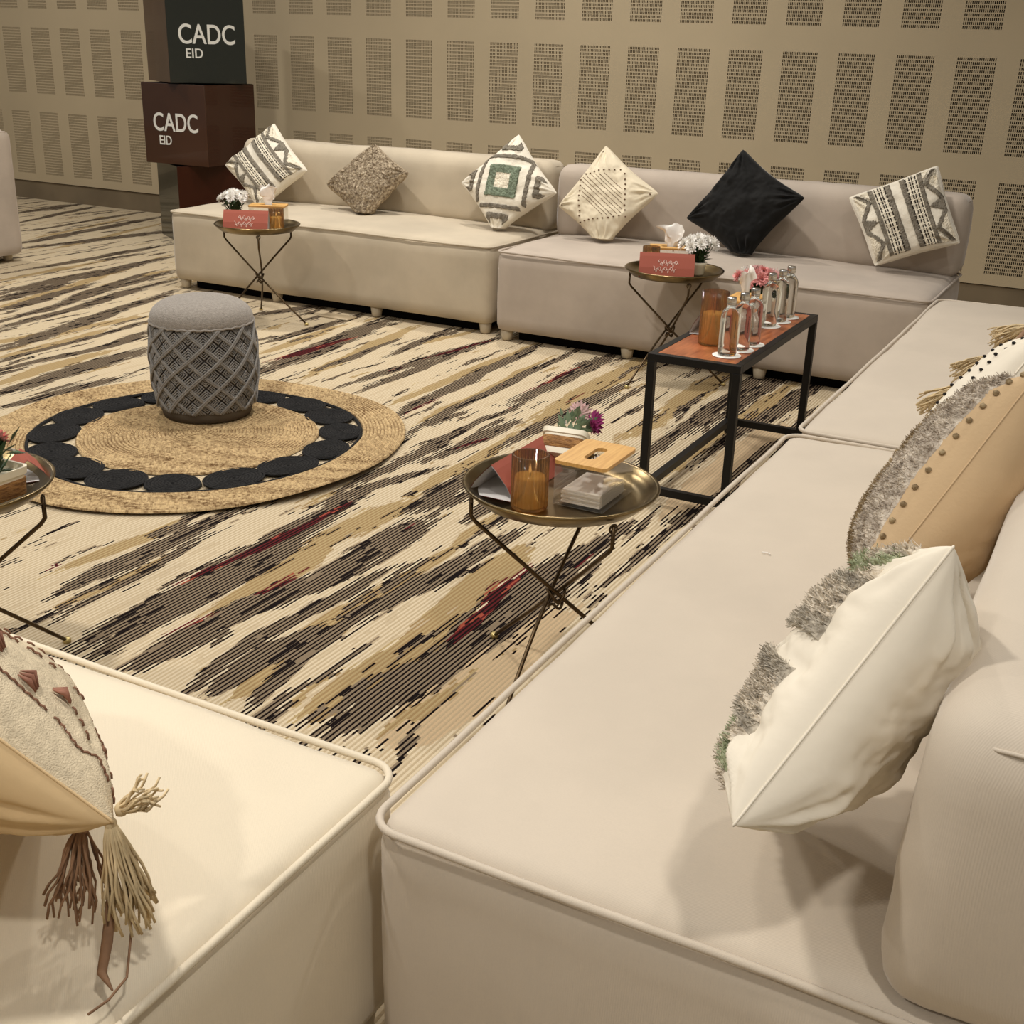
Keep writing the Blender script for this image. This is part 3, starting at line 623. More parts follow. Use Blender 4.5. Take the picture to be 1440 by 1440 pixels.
b = MB(); b.tube([tuple(pc+np.array(q)) for q in ((.015, 0, -.06), (.025, -.01, -.12), (.045, -.04, -.148), (.05, -.07, -.150), (.047, -.095, -.150))], .0015, 5)
b.tube([tuple(pc+np.array(q)) for q in ((.0, -.005, -.07), (.01, -.03, -.125), (.02, -.05, -.146), (.045, -.06, -.149))], [.005, .006, .005, .001], 6)
b.build('loose_thread', m_rope2, t10)
# ------------------------------------------------------------------ round jute rug
def jute_mat():
    T = NT('braided_jute'); ob = T.obj(); s = T.new('ShaderNodeSeparateXYZ'); T.L(ob, s.inputs[0])
    ang = T.math('ARCTAN2', s.outputs[1], s.outputs[0]); r = T.math('SQRT', T.math('ADD', T.math('MULTIPLY', s.outputs[0], s.outputs[0]), T.math('MULTIPLY', s.outputs[1], s.outputs[1])))
    k = T.math('FLOOR', T.math('DIVIDE', r, .0135)); ph = T.math('MULTIPLY', k, 2.4)
    cbv = T.new('ShaderNodeCombineXYZ'); T.L(T.math('MULTIPLY', ang, T.math('MULTIPLY', T.math('ADD', k, 1), .9)), cbv.inputs[0]); T.L(T.math('MULTIPLY', k, 3.7), cbv.inputs[1]); st_n = T.noise(cbv.outputs[0], 1, 3, .7)
    br = T.math('SINE', T.math('ADD', T.math('MULTIPLY', T.math('MULTIPLY', ang, T.math('ADD', T.math('MULTIPLY', k, 1.0), 1)), 1.9), ph))
    n = T.noise(T.mapping(ob, (1, 1, 1)), 150, 3, .7); n2 = T.noise(ob, 5, 2)
    gv = T.math('ABSOLUTE', T.math('SUBTRACT', T.math('FRACT', T.math('DIVIDE', r, .0135)), .5)); f = T.math('SUBTRACT', T.math('ADD', T.math('MULTIPLY', st_n, .88), T.math('ADD', T.math('MULTIPLY', n, .18), T.math('MULTIPLY', n2, .16))), T.math('MULTIPLY', T.math('GREATER_THAN', gv, .36), .10))  # shade in the grooves between coils is painted into the colour
    rp = T.new('ShaderNodeMapRange'); rp.inputs[1].default_value = .40; rp.inputs[2].default_value = .70; T.L(f, rp.inputs[0])
    T.L(T.mix(rp.outputs[0], lin((104, 76, 46)), lin((208, 180, 134))), T.b.inputs['Base Color']); T.b.inputs['Roughness'].default_value = .9; T.b.inputs['Specular IOR Level'].default_value = .15
    T.bump(T.math('ADD', T.math('MULTIPLY', st_n, 1.6), n), .8, .005); return T.m
m_jute = jute_mat(); m_bjute = M('black_jute', (30, 28, 26), .85, rgb2=(14, 13, 13), vscale=90, bump=1, bscale=160, bdist=.005, spec=.3)
RUG = (2.205, -4.31)
rug = thing('round_rug', (RUG[0], RUG[1], 0), math.radians(27.3), 'round jute rug with a ring of black coiled discs, lying on the striped carpet', 'rug')
def rugz(x, y):
    r = math.hypot(x, y); a = math.atan2(y, x)
    w_ = max(0, (r-.42)/.35)
    return .004*w_*(1+math.sin(3*a+1.2)) + .022*w_**2*math.exp(-((a+.75)/.42)**2)+.008*w_**2*math.exp(-((a-2.6)/.5)**2)
def stretch(x, y):      # hand made: not quite round
    return (x-.02*abs(math.sin(math.atan2(y, x)*1.5)), y*(1.0+.10*(y < 0)*min(1, math.hypot(x, y)/.5)))
def coil(r0, r1, step, name, mat, parent, n=96, cx=0, cy=0, z=.0, hh=.0085, warp=True, ell=(1, 1), rot=0):
    b = MB(); prof = []; r = r0
    while r < r1-1e-6:
        prof += [(r+.0004, 0), (r+step*.2, hh*.8), (r+step*.5, hh), (r+step*.8, hh*.8)]; r += step
    prof.append((r1, 0)); v = []; f = []
    for rr, zz in prof:
        for i in range(n):
            a = 2*PI*i/n; q = rr*(1+.010*math.sin(a*5+r0*30)); x, y = q*math.cos(a)*ell[0], q*math.sin(a)*ell[1]; x, y = x*math.cos(rot)-y*math.sin(rot)+cx, x*math.sin(rot)+y*math.cos(rot)+cy
            x, y = stretch(x, y); v.append((x, y, z+.003+zz+(rugz(x, y) if warp else 0)))
    for k in range(len(prof)-1):
        for i in range(n): f.append((k*n+i, k*n+(i+1) % n, (k+1)*n+(i+1) % n, (k+1)*n+i))
    o = mesh(name, v, f, mat, parent); return o
coil(0.0, .432, .0135, 'centre_disc', m_jute, rug, 90); coil(.5985, .7605, .0135, 'outer_ring', m_jute, rug, 128)
coil(.586, .599, .013, 'dark_edging', m_bjute, rug, 96, hh=.008)
for k in range(16):
    a = 2*PI*(k+.3)/16; coil(.004, .102 if k % 3 else .096, .0115, 'coiled_disc', m_bjute, rug, 28, .512*math.cos(a), .512*math.sin(a), .002, .007, True, (.86, 1.02), a+.25*math.sin(k*3))

# ------------------------------------------------------------------ knitted pouf
m_knit = M('grey_felt_knit', (150, 142, 132), .95, var=.15, vscale=120, bump=.8, bscale=260, bdist=.004, sheen=.3, spec=.1); m_yarn = M('grey_yarn', (138, 134, 128), .95, var=.22, vscale=160, bump=.6, bscale=400, bdist=.002, sheen=.3, spec=.1)
m_under = M('dark_grey_core', (66, 62, 60), .95, spec=.05); m_basef = M('grey_felt_base', (96, 88, 78), .95, var=.1, spec=.05)
pouf = thing('pouf', (2.055, -4.11, .012), 0, 'grey knitted cylindrical pouf with criss-crossed cords, standing on the round rug', 'pouf')
def pr_(z): return float(np.interp(z, [0, .03, .10, .20, .30, .37, .385], [.170, .178, .192, .199, .196, .186, .184]))
MB().lathe([(.145, 0), (.167, .004), (.174, .03), (.176, .045)], 48).build('base_band', m_basef, pouf)
MB().lathe([(pr_(z)-.006, z) for z in np.linspace(.03, .385, 24)], 48).build('body', m_under, pouf)
prof = [(.191, .362), (.194, .372)]; 
for k in range(1, 23):
    t = k/22; r = .193*math.cos(t*PI/2)**.62 if k < 22 else 0; prof.append((max(r, 0), .374+.082*math.sin(t*PI/2)+.0012*(k % 2)))
MB().lathe(prof, 56).build('knitted_cap', m_knit, pouf)
MB().tube([(.1935*math.cos(a), .1935*math.sin(a), .366+.002*math.sin(a*30)) for a in np.linspace(0, 2*PI, 96)[:-1]], .0045, 6, closed=True).build('cap_hem', m_knit, pouf)
NC = 11; Z0, Z1 = .042, .366; TW = 1.75
def onp(a, z, d=0): r = pr_(z)+d; return (r*math.cos(a), r*math.sin(a), z)
for sgn in (1, -1):
    for k in range(NC):
        for dd in (0, .045):
            b = MB(); b.tube([onp(2*PI*k/NC+sgn*(TW*t+dd)+.02*math.sin(t*9+k), Z0+(Z1-Z0)*t, .004+.003*(sgn > 0)) for t in np.linspace(0, 1, 22)], .0042, 6); b.build('cord', m_yarn, pouf)
b = MB()
ncell = int(round(TW*NC/PI)); cz = (Z1-Z0)/(TW*NC/PI); 
for row in range(-1, int(TW*NC/PI)+2):
    for k in range(NC):
        a0 = 2*PI*k/NC+(PI/NC if row % 2 else 0)+.022; zc = Z0+cz*(row+.0)
        for s in (.86, .67, .48, .28):
            ha, hz = PI/NC*s, cz*s; pts = []
            for (p, q) in (((1, 0), (0, 1)), ((0, 1), (-1, 0)), ((-1, 0), (0, -1)), ((0, -1), (1, 0))):
                for t in (0, .33, .66): pts.append((a0+ha*(p[0]*(1-t)+q[0]*t), zc+hz*(p[1]*(1-t)+q[1]*t)))
            pts = [p for p in pts]
            if all(Z0-.004 < z < Z1+.004 for _, z in pts): b.tube([onp(a, z, -.001+.0012*(1-s)) for a, z in pts], .0033, 5, closed=True)
            else:
                seg = []
                for a, z in pts+[pts[0]]:
                    if Z0-.004 < z < Z1+.004: seg.append(onp(a, z, -.001))
                    else:
                        if len(seg) > 1: b.tube(seg, .0036, 5)
                        seg = []
                if len(seg) > 1: b.tube(seg, .0036, 5)
tag(b.build('woven_strands', m_yarn, pouf), kind='stuff')

# ------------------------------------------------------------------ tray tables
m_brass = M('aged_brass', (150, 130, 92), .28, 1, rgb2=(98, 84, 58), vscale=9, bump=.06, bscale=40); m_bronze = M('dark_bronze', (84, 68, 48), .35, .9, var=.3, vscale=20)
m_capm = M('foot_cap', (200, 180, 120), .35, .6)
TS = .478   # tray floor height
def tray_table(cx, cy, angs, label):
    t = thing('tray_table', (cx, cy, 0), 0, label, 'tray table', 'folding brass tray tables')
    R = .214
    MB().lathe([(0, TS-.002), (.165, TS-.002), (.180, TS), (.198, TS+.012), (.207, TS+.021), (R, TS+.024), (R+.003, TS+.021), (R, TS+.016), (.200, TS+.004), (.184, TS-.010), (.168, TS-.013), (0, TS-.013)][::-1], 72).build('tray', m_brass, t)
    for k, a in enumerate(angs):
        a = math.radians(a); ca, sa = math.cos(a), math.sin(a); off = np.array([-sa, ca, 0])*.012
        P = [np.array([ca*.196, sa*.196, TS-.012]), np.array([ca*.196, sa*.196, TS-.06]), np.array([ca*.185, sa*.185, TS-.075])]
        P += [np.array([ca*(.185+(-.26-.185)*q), sa*(.185+(-.26-.185)*q), (TS-.075)*(1-q)+.006*q])+off*math.sin(q*PI) for q in np.linspace(.05, 1, 12)]
        lg = MB().tube([tuple(p) for p in P], .0048, 8).build('leg', m_bronze, t)
        MB().lathe([(0, .002), (.010, .002), (.010, .010), (.006, .014)], 12, 0, tuple(P[-1]*np.array([1, 1, 0]))).build('foot_cap', m_capm, lg)
        e = P[0]; MB().tube([tuple(e+np.array([math.cos(q)*.0*1+off[0]*math.cos(q)*.8, off[1]*math.cos(q)*.8, -.006+.010*math.sin(q)])) for q in np.linspace(0, 2*PI, 13)[:-1]], .0022, 6, closed=True).build('hinge_eye', m_bronze, lg)
    MB().tube([(.020*math.cos(a), .020*math.sin(a), .232+.012*math.sin(2*a)) for a in np.linspace(0, 2*PI, 25)[:-1]], .0036, 6, closed=True).build('hub_ring', m_bronze, t)
    MB().tube([(.016*math.cos(a), .016*math.sin(a), .205+.006*math.sin(3*a)) for a in np.linspace(0, 2*PI, 25)[:-1]], .0034, 6, closed=True).build('hub_ring', m_bronze, t)
    return t
T1, T2, T3, T4 = (1.15, -2.665), (4.147, -5.305), (3.372, -2.565), (3.045, -6.0)
tray_table(*T1, (70, -170, -50), 'brass tray table standing in front of the beige back sofa, white flowers on it'); tray_table(*T2, (90, -150, -30), 'brass tray table beside the right sofa carrying the bamboo tissue box')
tray_table(*T3, (70, -170, -50), 'brass tray table between the black cushion and the black side table'); tray_table(*T4, (30, 150, -90), 'brass tray table cut off by the left edge, holding pink flowers')

# ------------------------------------------------------------------ black side table with wooden top
m_blk = M('black_powder_coat', (12, 11, 10), .45, spec=.3); m_wood = M('red_brown_wood', (176, 104, 62), .38, rgb2=(136, 72, 40), vscale=10, stretch=(6, .8, 1), bump=.05, bscale=60, coat=.15)
st = thing('side_table', (4.01, -3.625, 0), 0, 'narrow black metal side table with a reddish wood top holding water bottles', 'table')
X, Y, H = .152, .458, .50; b_ = .0125
MB().box(-X+.022, X-.022, -Y+.022, Y-.022, H-.016, H-.001).build('wooden_top', m_wood, st, False)
fr = MB(); fr.box(-X, X, -Y, -Y+2*b_, H-.025, H, .001).box(-X, X, Y-2*b_, Y, H-.025, H, .001).box(-X, -X+2*b_, -Y+2*b_, Y-2*b_, H-.025, H, .001).box(X-2*b_, X, -Y+2*b_, Y-2*b_, H-.025, H, .001)
fr.build('top_frame', m_blk, st, False)
for sx in (-1, 1):
    for sy in (-1, 1):
        x0, y0 = sx*(X-b_), sy*(Y-b_); MB().box(x0-b_, x0+b_, y0-b_, y0+b_, 0, H-.025, .001).build('leg', m_blk, st, False)
for sy in (-1, 1): MB().box(-X+2*b_, X-2*b_, sy*(Y-b_)-b_*.9, sy*(Y-b_)+b_*.9, .035, .06).build('stretcher', m_blk, st, False)
MB().box(-X, -X+2*b_, -Y+2*b_, Y-2*b_, .035, .06).build('stretcher', m_blk, st, False)

# ------------------------------------------------------------------ small things
def thin_glass(name, rgb, refl=.9, rough=.02, body=0.0, edge=None):
    T = NT(name); t = T.n; T.n.remove(T.b); out = [n for n in T.n if n.type == 'OUTPUT_MATERIAL'][0]
    tr = T.new('ShaderNodeBsdfTransparent'); tr.inputs[0].default_value = (*lin(rgb), 1); gl = T.new('ShaderNodeBsdfGlossy'); gl.inputs['Roughness'].default_value = rough
    fz = T.new('ShaderNodeFresnel'); fz.inputs[0].default_value = 1.5; mx = T.new('ShaderNodeMixShader'); T.L(T.math('MULTIPLY', fz.outputs[0], refl), mx.inputs[0]); T.L(tr.outputs[0], mx.inputs[1]); T.L(gl.outputs[0], mx.inputs[2])
    if edge:
        lw = T.new('ShaderNodeLayerWeight'); lw.inputs[0].default_value = .45; T.L(T.mix(lw.outputs['Facing'], lin(rgb), lin(edge)), tr.inputs[0])
    last = mx.outputs[0]
    if body:
        df = T.new('ShaderNodeBsdfDiffuse'); df.inputs[0].default_value = (*lin(rgb), 1); m2 = T.new('ShaderNodeMixShader'); m2.inputs[0].default_value = body; T.L(last, m2.inputs[1]); T.L(df.outputs[0], m2.inputs[2]); last = m2.outputs[0]
    T.L(last, out.inputs[0]); return T.m
m_acr = thin_glass('clear_acrylic', (253, 252, 250), .45, body=.01); m_amber = thin_glass('amber_glass', (254, 244, 216), .8, body=.015, edge=(218, 166, 92)); m_bottle = glass('clear_bottle_glass', (250, 252, 250), .0, 1.36)
m_wax = M('cream_wax', (250, 222, 150), .5, spec=.3); m_steel = M('brushed_steel_cap', (196, 192, 184), .22, 1); m_bamboo = M('bamboo', (218, 172, 100), .45, rgb2=(200, 150, 82), vscale=12, stretch=(1, 12, 1)); m_paper = M('white_tissue', (240, 234, 224), .85, bump=.3, bscale=40, bdist=.004)
m_red = M('terracotta_card', (160, 88, 72), .7, spec=.2); m_cardin = M('white_card_inside', (226, 222, 218), .7); m_ink = M('pale_ink', (240, 214, 200), .6); m_coaster = M('white_paper_coaster', (242, 238, 228), .8)
m_ceramic = M('cream_ceramic', (232, 222, 196), .4); m_rattan = M('rattan_band', (176, 128, 72), .8, rgb2=(120, 80, 40), vscale=60, stretch=(1, 1, 4), bump=1, bscale=120, bdist=.004)
m_leaf = M('leaf_green', (52, 78, 44), .55, var=.35, vscale=30); m_leafp = M('pale_leaf', (122, 142, 112), .6, var=.25, vscale=30); m_stem = M('stem_green', (60, 84, 44), .6)
m_pw = M('white_petal', (244, 240, 232), .6, var=.04); m_pp = M('pink_petal', (234, 160, 154), .6, var=.15); m_pl = M('pale_pink_petal', (238, 200, 196), .6, var=.1); m_pm = M('magenta_petal', (150, 42, 104), .6, var=.25, vscale=20); m_core = M('flower_centre', (196, 170, 70), .8)
_w = m_wax.node_tree.nodes['Principled BSDF']; _w.inputs['Emission Color'].default_value = (1, .72, .34, 1); _w.inputs['Emission Strength'].default_value = .45   # candle glow inside the wax
def flame_mat():
    T = NT('candle_flame'); T.b.inputs['Base Color'].default_value = (1, .8, .5, 1); T.b.inputs['Emission Color'].default_value = (1, .78, .45, 1); T.b.inputs['Emission Strength'].default_value = 2.2; return T.m
m_flame = flame_mat()
RV = np.array([.888, .459, 0]); FV = np.array([-.459, .888, 0])
def loc(c, dx, f, z): p = np.array([c[0], c[1], 0])+RV*dx+FV*f; return (p[0], p[1], z)
def candle(L, r, h, label, lit=True):
    t = thing('candle_holder', L, .3, label, 'candle', 'amber ribbed glass candles')
    n = 180; nr = 30; v = []; f = []; prof = [(r*.97, 0), (r, .004), (r, h), (r-.0028, h), (r-.0032, .005), (0, .005)]
    for k, (q, z) in enumerate(prof):
        for i in range(n): a = 2*PI*i/n; s = 1+(.05*abs(math.sin(nr*a/2)) if 1 <= k <= 2 else 0); v.append((q*s*math.cos(a), q*s*math.sin(a), z))
    for k in range(len(prof)-1):
        for i in range(n): f.append((k*n+i, k*n+(i+1) % n, (k+1)*n+(i+1) % n, (k+1)*n+i))
    f.append(tuple(range(n-1, -1, -1))); mesh('glass', v, f, m_amber, t)
    w_ = MB().lathe([(0, .006), (r*.86, .006), (r*.87, h*.56), (r*.82, h*.60), (r*.4, h*.585), (0, h*.58)], 32).build('wax', m_wax, t)
    MB().tube([(0, 0, h*.58), (.0006, 0, h*.66)], .0012, 6).build('wick', m_blackdot, w_)
    if lit: MB().lathe([(0, h*.64), (.0028, h*.68), (.0032, h*.71), (.0018, h*.77), (0, h*.83)], 12).build('flame', m_flame, w_)
    return t
def card(L, rz, ln, wd, h, label, text=True):
    """folded paper sign: red outside, white inside, long axis = local x, readable face towards local -y"""
    t = thing('table_card', L, rz, label, 'table card', 'folded terracotta cards on the tables')
    def panel(inset, mat, name, flip):
        pr = [(-wd/2, 0), (-wd/2+.15*wd, h*.42), (-wd*.10, h*.86), (0, h), (wd*.10, h*.86), (wd/2-.15*wd, h*.42), (wd/2, 0)]
        pr = [(y*(1-inset*30), z*(1-inset*40)+inset) for y, z in pr]; v = []; f = []
        for x in (-ln/2, ln/2):
            for y, z in pr: v.append((x, y, z))
        n = len(pr)
        for i in range(n-1): q = (i, i+1, n+i+1, n+i); f.append(q if not flip else q[::-1])
        q = (n-1, 0, n, 2*n-1); f.append(q if not flip else q[::-1])
        return mesh(name, v, f, mat, t, False)
    panel(0, m_red, 'printed_outside', False); panel(.0012, m_cardin, 'white_inside', True)
    if text:
        rs = random.Random(5); b = MB()
        for row, (zc, w_) in enumerate(((.60, .36), (.34, .40))):
            pts = []; m = 90
            yf = lambda z: -(wd/2-(.15*wd/(.42*h))*z if z < h*.42 else wd*.35-(z-h*.42)*(.25*wd/(.44*h)))
            for i in range(m):
                q = i/(m-1); x = -ln*w_/2+ln*w_*q+.004*math.sin(q*70)+(-.01 if row else .004); z = h*zc+h*.055*math.sin(q*70+1.3)+h*.05*math.sin(q*23+row*2)*(1 if int(q*9) % 3 else 1.7)
                pts.append((x, yf(z)-.0012, z))
            b.tube(pts, .0009, 4)
        b.build('script_lettering', m_ink, t)
    return t
def tissue_mb(seed, s=1.0, hgt=.07):
    rs = np.random.default_rng(seed); n = 22; v = []; f = []
    for i in range(n):
        for j in range(n):
            u, w_ = i/(n-1)*2-1, j/(n-1); a = u*2.2+.5*math.sin(w_*3+seed)
            rr = (.010+.030*w_**1.2)*s; p = vnoise(np.array([u*3+seed, w_*3, seed]))*.016*w_*s
            v.append((rr*math.sin(a)+p, .45*rr*math.cos(a)*u+p*.6, hgt*w_*(1-.22*u*u)+float(vnoise(np.array([u*5, w_*5, seed+9.])))*.010))
    for i in range(n-1):
        for j in range(n-1): f.append((i*n+j, (i+1)*n+j, (i+1)*n+j+1, i*n+j+1))
    return v, f
def tissue_box(L, rz, label, sx=.165, sy=.115, h=.09, up=True, seed=3):
    t = thing('tissue_box', L, rz, label, 'tissue box', 'clear tissue boxes with bamboo lids')
    X, Y = sx/2, sy/2; g = .0025
    b = MB().box(-X, X, -Y, -Y+g, 0, h).box(-X, X, Y-g, Y, 0, h).box(-X, -X+g, -Y+g, Y-g, 0, h).box(X-g, X, -Y+g, Y-g, 0, h).box(-X+g, X-g, -Y+g, Y-g, 0, g); b.build('acrylic_case', m_acr, t, False)
    # lid with an oblong slot
    def rr(x, y, r, n=6):
        o = []
        for cx, cy, a0 in ((x-r, y-r, 0), (-x+r, y-r, PI/2), (-x+r, -y+r, PI), (x-r, -y+r, 1.5*PI)):
            for k in range(n+1): a = a0+k*PI/2/n; o.append((cx+r*math.cos(a), cy+r*math.sin(a)))
        return o
    A_ = rr(X+.003, Y+.003, .012); B_ = rr(.042, .013, .0128); n = len(A_); v = []; f = []
    for z in (h, h+.008): v += [(x, y, z) for x, y in A_]+[(x, y, z) for x, y in B_]
    for i in range(n):
        j = (i+1) % n; f += [(2*n+i, 2*n+j, 3*n+j, 3*n+i), (j, i, n+i, n+j), (i, j, 2*n+j, 2*n+i), (n+j, n+i, 3*n+i, 3*n+j)]
    mesh('bamboo_lid', v, f, m_bamboo, t, False)
    st_ = MB()
    for k in range(6): st_.box(-X+.012+.002*(k % 2), X-.02-.003*(k % 3), -Y+.012, Y-.012-.002*(k % 2), g+.001+k*.005, g+.005+k*.005)
    st_.build('tissue_stack', m_paper, t, False)
    v, f = tissue_mb(seed, 1.35 if up else .45, .115 if up else .035); o = mesh('pulled_tissue', v, f, m_paper, t); o.location = (0, 0, h-.008 if up else h-.028)
    return t
def flower(b_parent, p, r, mat, seed, core=True, up=(0, 0, 1)):
    rs = np.random.default_rng(seed); up = np.array(up, float); up /= np.linalg.norm(up); a = np.cross(up, (.3, .8, .1)); a /= np.linalg.norm(a); c = np.cross(up, a); v = []; f = []; mi = []
    for ring, (n, el, ln) in enumerate(((14, .12, 1.0), (13, .45, .92), (11, .85, .75), (8, 1.2, .5))):
        for k in range(n):
            th = 2*PI*(k+.5*ring)/n+rs.normal(0, .1); e = el+rs.normal(0, .08); d = (a*math.cos(th)+c*math.sin(th))*math.cos(e)+up*math.sin(e); s = -a*math.sin(th)+c*math.cos(th); L_ = r*ln*(.88+.24*rs.random()); w_ = r*.17
            q = len(v); v += [p+d*r*.08-s*w_*.35, p+d*r*.08+s*w_*.35, p+d*L_*.65+s*w_+up*.0, p+d*L_+up*r*.10, p+d*L_*.65-s*w_]; f.append((q, q+1, q+2, q+3, q+4)); mi.append(0)
    o = mesh('flower', [tuple(x) for x in v], f, mat, b_parent, False); return o
def leaves(parent, c, n, spread, h, size, mat, seed, up=(0, 0, 1)):
    rs = np.random.default_rng(seed); b = MB(); up = np.array(up, float)
    for k in range(n):
        th = rs.random()*2*PI; d = np.array([math.cos(th), math.sin(th), 0]); d = d*(.35+.65*rs.random()); z = h*rs.random(); base = np.array(c)+d*spread*.5*(z/h+.25)+up*z; e = d+up*(rs.random()*1.3); e /= np.linalg.norm(e); s = np.cross(e, (0.1, .2, 1)); s /= np.linalg.norm(s); L_ = size*(.6+.7*rs.random()); q = len(b.v)
        nn = np.cross(e, s)*.12*L_
        b.add([base, base+e*L_*.45+s*L_*.26-nn, base+e*L_-nn*.5, base+e*L_*.45-s*L_*.26-nn, base+e*L_*.5], [(0, 1, 4), (1, 2, 4), (2, 3, 4), (3, 0, 4)])
    return tag(b.build('foliage', mat, parent), kind='stuff')
def plant(L, label, heads, pot='round', leafm=None, tilt=None, rz=0, pr=.034, ph=.055, leafn=120, lh=.062, ls=.036, seed=1):
    t = thing('potted_flowers', L, rz, label, 'flowers', 'small potted flowers on the tables')
    if pot == 'round':
        MB().lathe([(0, 0), (pr*.72, 0), (pr*.8, .004), (pr*.96, ph*.7), (pr*1.1, ph*.8), (pr*1.12, ph), (pr*.95, ph), (pr*.9, ph*.8), (0, ph*.78)], 28).build('pot', m_ceramic, t)
    else:
        def ringp(x, y, r, z):
            o = []
            for cx, cy, a0 in ((x-r, y-r, 0), (-x+r, y-r, PI/2), (-x+r, -y+r, PI), (x-r, -y+r, 1.5*PI)):
                for k in range(6): a = a0+k*PI/10; o.append((cx+r*math.cos(a), cy+r*math.sin(a), z))
            return o
        def shell(levels, name, mat):
            v = []; f = []; n = 24
            for (x, y, r, z) in levels: v += ringp(x, y, r, z)
            for k in range(len(levels)-1):
                for i in range(n): f.append((k*n+i, k*n+(i+1) % n, (k+1)*n+(i+1) % n, (k+1)*n+i))
            f.append(tuple(range(n-1, -1, -1))); f.append(tuple(range((len(levels)-1)*n, len(levels)*n))); return mesh(name, v, f, mat, t)
        sharp(shell([(.044, .036, .014, 0), (.047, .038, .014, .010), (.050, .041, .015, ph*.78), (.054, .045, .016, ph*.80), (.055, .046, .016, ph), (.050, .041, .014, ph), (.048, .039, .014, ph*.82)], 'pot', m_ceramic), 35)
        sharp(shell([(.0485, .0395, .015, .014), (.050, .041, .015, .016), (.0520, .043, .016, ph*.66), (.0515, .0425, .016, ph*.68)], 'rattan_band', m_rattan), 35)
    rs = np.random.default_rng(seed); sb = MB()
    for k, (x, y, z, r, m) in enumerate(heads):
        d = np.array([x*3, y*3, .05+z*.3]); flower(t, np.array([x, y, z]), r, m, seed*50+k, up=d); sb.tube([(x*.25, y*.25, ph*.8), (x*.6, y*.6, (z+ph*.8)/2), (x, y, z)], .0014, 5)
    tag(sb.build('stems', m_stem, t), kind='stuff'); leaves(t, (0, 0, ph*.8), leafn, .07, lh, ls, leafm or m_leaf, seed)
    if tilt: t.rotation_euler = tilt
    return t
def dome(n, R, z0, zh, r, mats, seed):
    rs = np.random.default_rng(seed); o = []
    for k in range(n):
        q = math.sqrt((k+.5)/n); a = k*2.4; o.append((R*q*math.cos(a), R*q*math.sin(a), z0+zh*math.sqrt(max(0, 1-q*q*.85))+rs.normal(0, .003), r*(.85+.3*rs.random()), mats[k % len(mats)]))
    return o
AV = math.radians(27.3)
# table 1
plant(loc(T1, -.125, .045, TS), 'bunch of white flowers in a small cream pot on the left back tray table', dome(15, .070, .118, .045, .027, [m_pw], 1), seed=11)
card(loc(T1, -.035, -.085, TS), AV+.0, .225, .085, .098, 'terracotta folded card on the left back tray table, white flowers behind it')
candle(loc(T1, .105, -.035, TS), .036, .105, 'amber ribbed candle glass beside the red card on the left back tray table')
tissue_box(loc(T1, .045, .075, TS), AV, 'clear tissue box with a tuft of tissue on the left back tray table', .18, .115, .10, True, 4)
# table 2
card((4.035, -5.30, TS), PI/2, .245, .115, .075, 'terracotta folded card on the near tray table, open white end facing out', False)
candle((4.130, -5.425, TS), .038, .118, 'amber ribbed glass with a lit cream candle on the near tray table')
tissue_box((4.222, -5.297, TS), PI/2, 'clear tissue box with a bamboo slotted lid on the near tray table', .165, .115, .092, False, 6)
plant((4.085, -5.175, TS+.022), 'tipped cream pot with rattan band and magenta flowers on the near tray table', [(.035, .03, .13, .034, m_pm), (.000, .025, .145, .034, m_pl), (-.03, .02, .11, .012, m_pw), (.045, .0, .10, .026, m_pm), (-.015, .03, .10, .012, m_pw)], 'rect', m_leafp, (math.radians(-48), 0, math.radians(8)), ph=.062, leafn=46, lh=.05, ls=.034, seed=12)
# table 3
candle(loc(T3, -.105, .010, TS), .036, .112, 'amber ribbed candle glass behind the card on the tray by the black cushion')
card(loc(T3, -.045, -.085, TS), AV-.10, .235, .085, .100, 'terracotta folded card on the tray table by the black cushion')
tissue_box(loc(T3, -.010, .105, TS), AV, 'clear tissue box with raised tissue on the tray table by the black cushion', .17, .115, .092, True, 8)
plant(loc(T3, .100, -.010, TS), 'bunch of white flowers in a cream pot on the tray table by the black cushion', dome(16, .078, .100, .055, .029, [m_pw], 2), seed=13)
# table 4
card((3.112, -5.852, TS), math.radians(-32), .09, .085, .05, 'terracotta folded card behind the pink flowers on the tray at the left edge', False)
plant((3.190, -5.995, TS), 'rectangular cream pot with rattan band and pink flowers at the left picture edge', [(.03, .015, .125, .030, m_pp), (-.02, 0, .135, .032, m_pp), (.0, .03, .12, .028, m_pl), (.045, -.01, .10, .010, m_pw)], 'rect', None, (0, 0, math.radians(90)), ph=.075, leafn=60, lh=.06, ls=.038, seed=14)
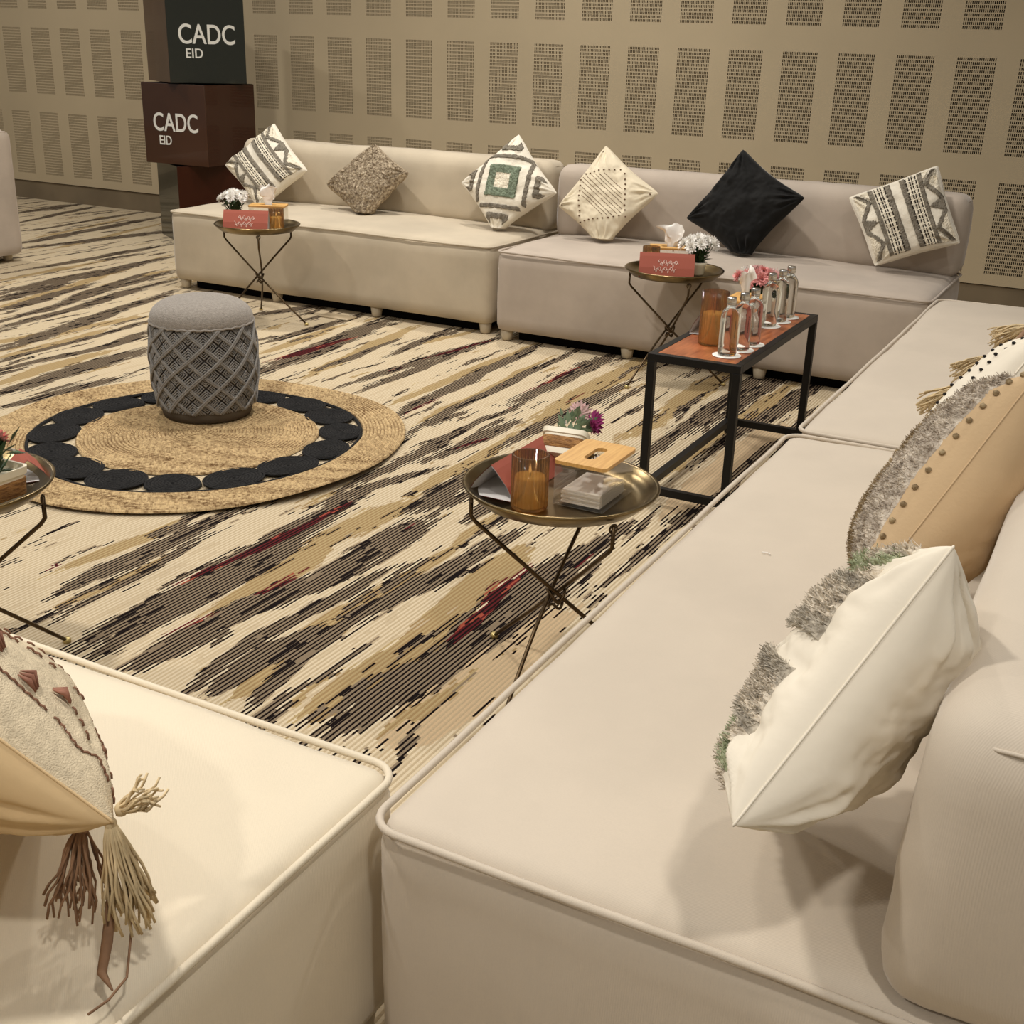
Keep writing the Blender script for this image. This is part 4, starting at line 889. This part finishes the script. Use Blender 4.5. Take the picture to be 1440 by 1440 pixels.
# side table
ZT_ = .5
candle((3.985, -3.845, ZT_), .042, .172, 'tall amber ribbed candle glass on the wooden side table', False)
card((3.915, -3.625, ZT_), PI/2+.02, .24, .095, .085, 'terracotta folded card behind the tall amber candle on the side table', False)
tissue_box((3.985, -3.515, ZT_), PI/2, 'clear tissue box with a tall pulled tissue on the side table between the bottles', .165, .10, .092, True, 10)
plant((3.945, -3.24, ZT_), 'pink and white flowers in a cream pot at the far end of the side table', dome(17, .085, .098, .045, .028, [m_pp, m_pl, m_pp, m_pl, m_pw], 3), seed=15)
def bottle(x, y, z, label):
    t = thing('water_bottle', (x, y, z), 0, label, 'bottle', 'glass water bottles on the side table')
    MB().lathe([(0, .001), (.024, 0), (.0285, .003), (.0295, .008), (.0295, .118), (.0285, .128), (.022, .142), (.0145, .150), (.0125, .154), (.0125, .166), (0, .166)], 32).build('bottle_body', m_bottle, t)
    MB().lathe([(.0128, .158), (.0148, .158), (.0148, .164), (.0142, .165), (.0148, .167), (.0148, .180), (.0138, .182), (0, .182)], 24).build('cap', m_steel, t)
    b = MB()
    for k in range(9):
        a = -.95; b.box(-.0012, .0012, -.0004, .0004, .060+k*.006, .0635+k*.006)
    o = b.build('printed_marks', m_blackdot, t, False); o.location = (.0297*math.cos(-.6), .0297*math.sin(-.6), 0); o.rotation_euler = (0, 0, -.6+PI/2)
    return t
BP = [(4.078, -3.968, 'glass water bottle nearest on the side table'), (4.090, -3.873, 'second nearest glass water bottle on the side table'), (4.096, -3.778, 'third nearest glass water bottle on the side table, in front of the tissue'), (4.060, -3.468, 'nearest of the three far glass water bottles on the side table'), (4.070, -3.374, 'middle one of the three far glass water bottles on the side table'), (4.074, -3.283, 'furthest glass water bottle on the side table')]
for x, y, lb in BP:
    tag(MB().lathe([(0, 0), (.045, 0), (.0455, .0008), (.045, .0016), (0, .0016)], 40, 0, (0, 0, 0)).build('paper_coaster', m_coaster), 'round white paper coaster under the '+lb.replace('glass water bottle', 'bottle').replace(' on the side table', ''), 'coaster', 'paper coasters under the bottles').location = (x, y, ZT_)
    bottle(x, y, ZT_+.0018, lb)
tag(MB().tube([(0, 0, 0), (.01, .003, .0005), (.018, -.002, 0)], .0012, 5).build('paper_scrap', m_paper), 'tiny white scrap lying on the seat of the near right sofa', 'scrap').location = (4.62, -5.36, .462)
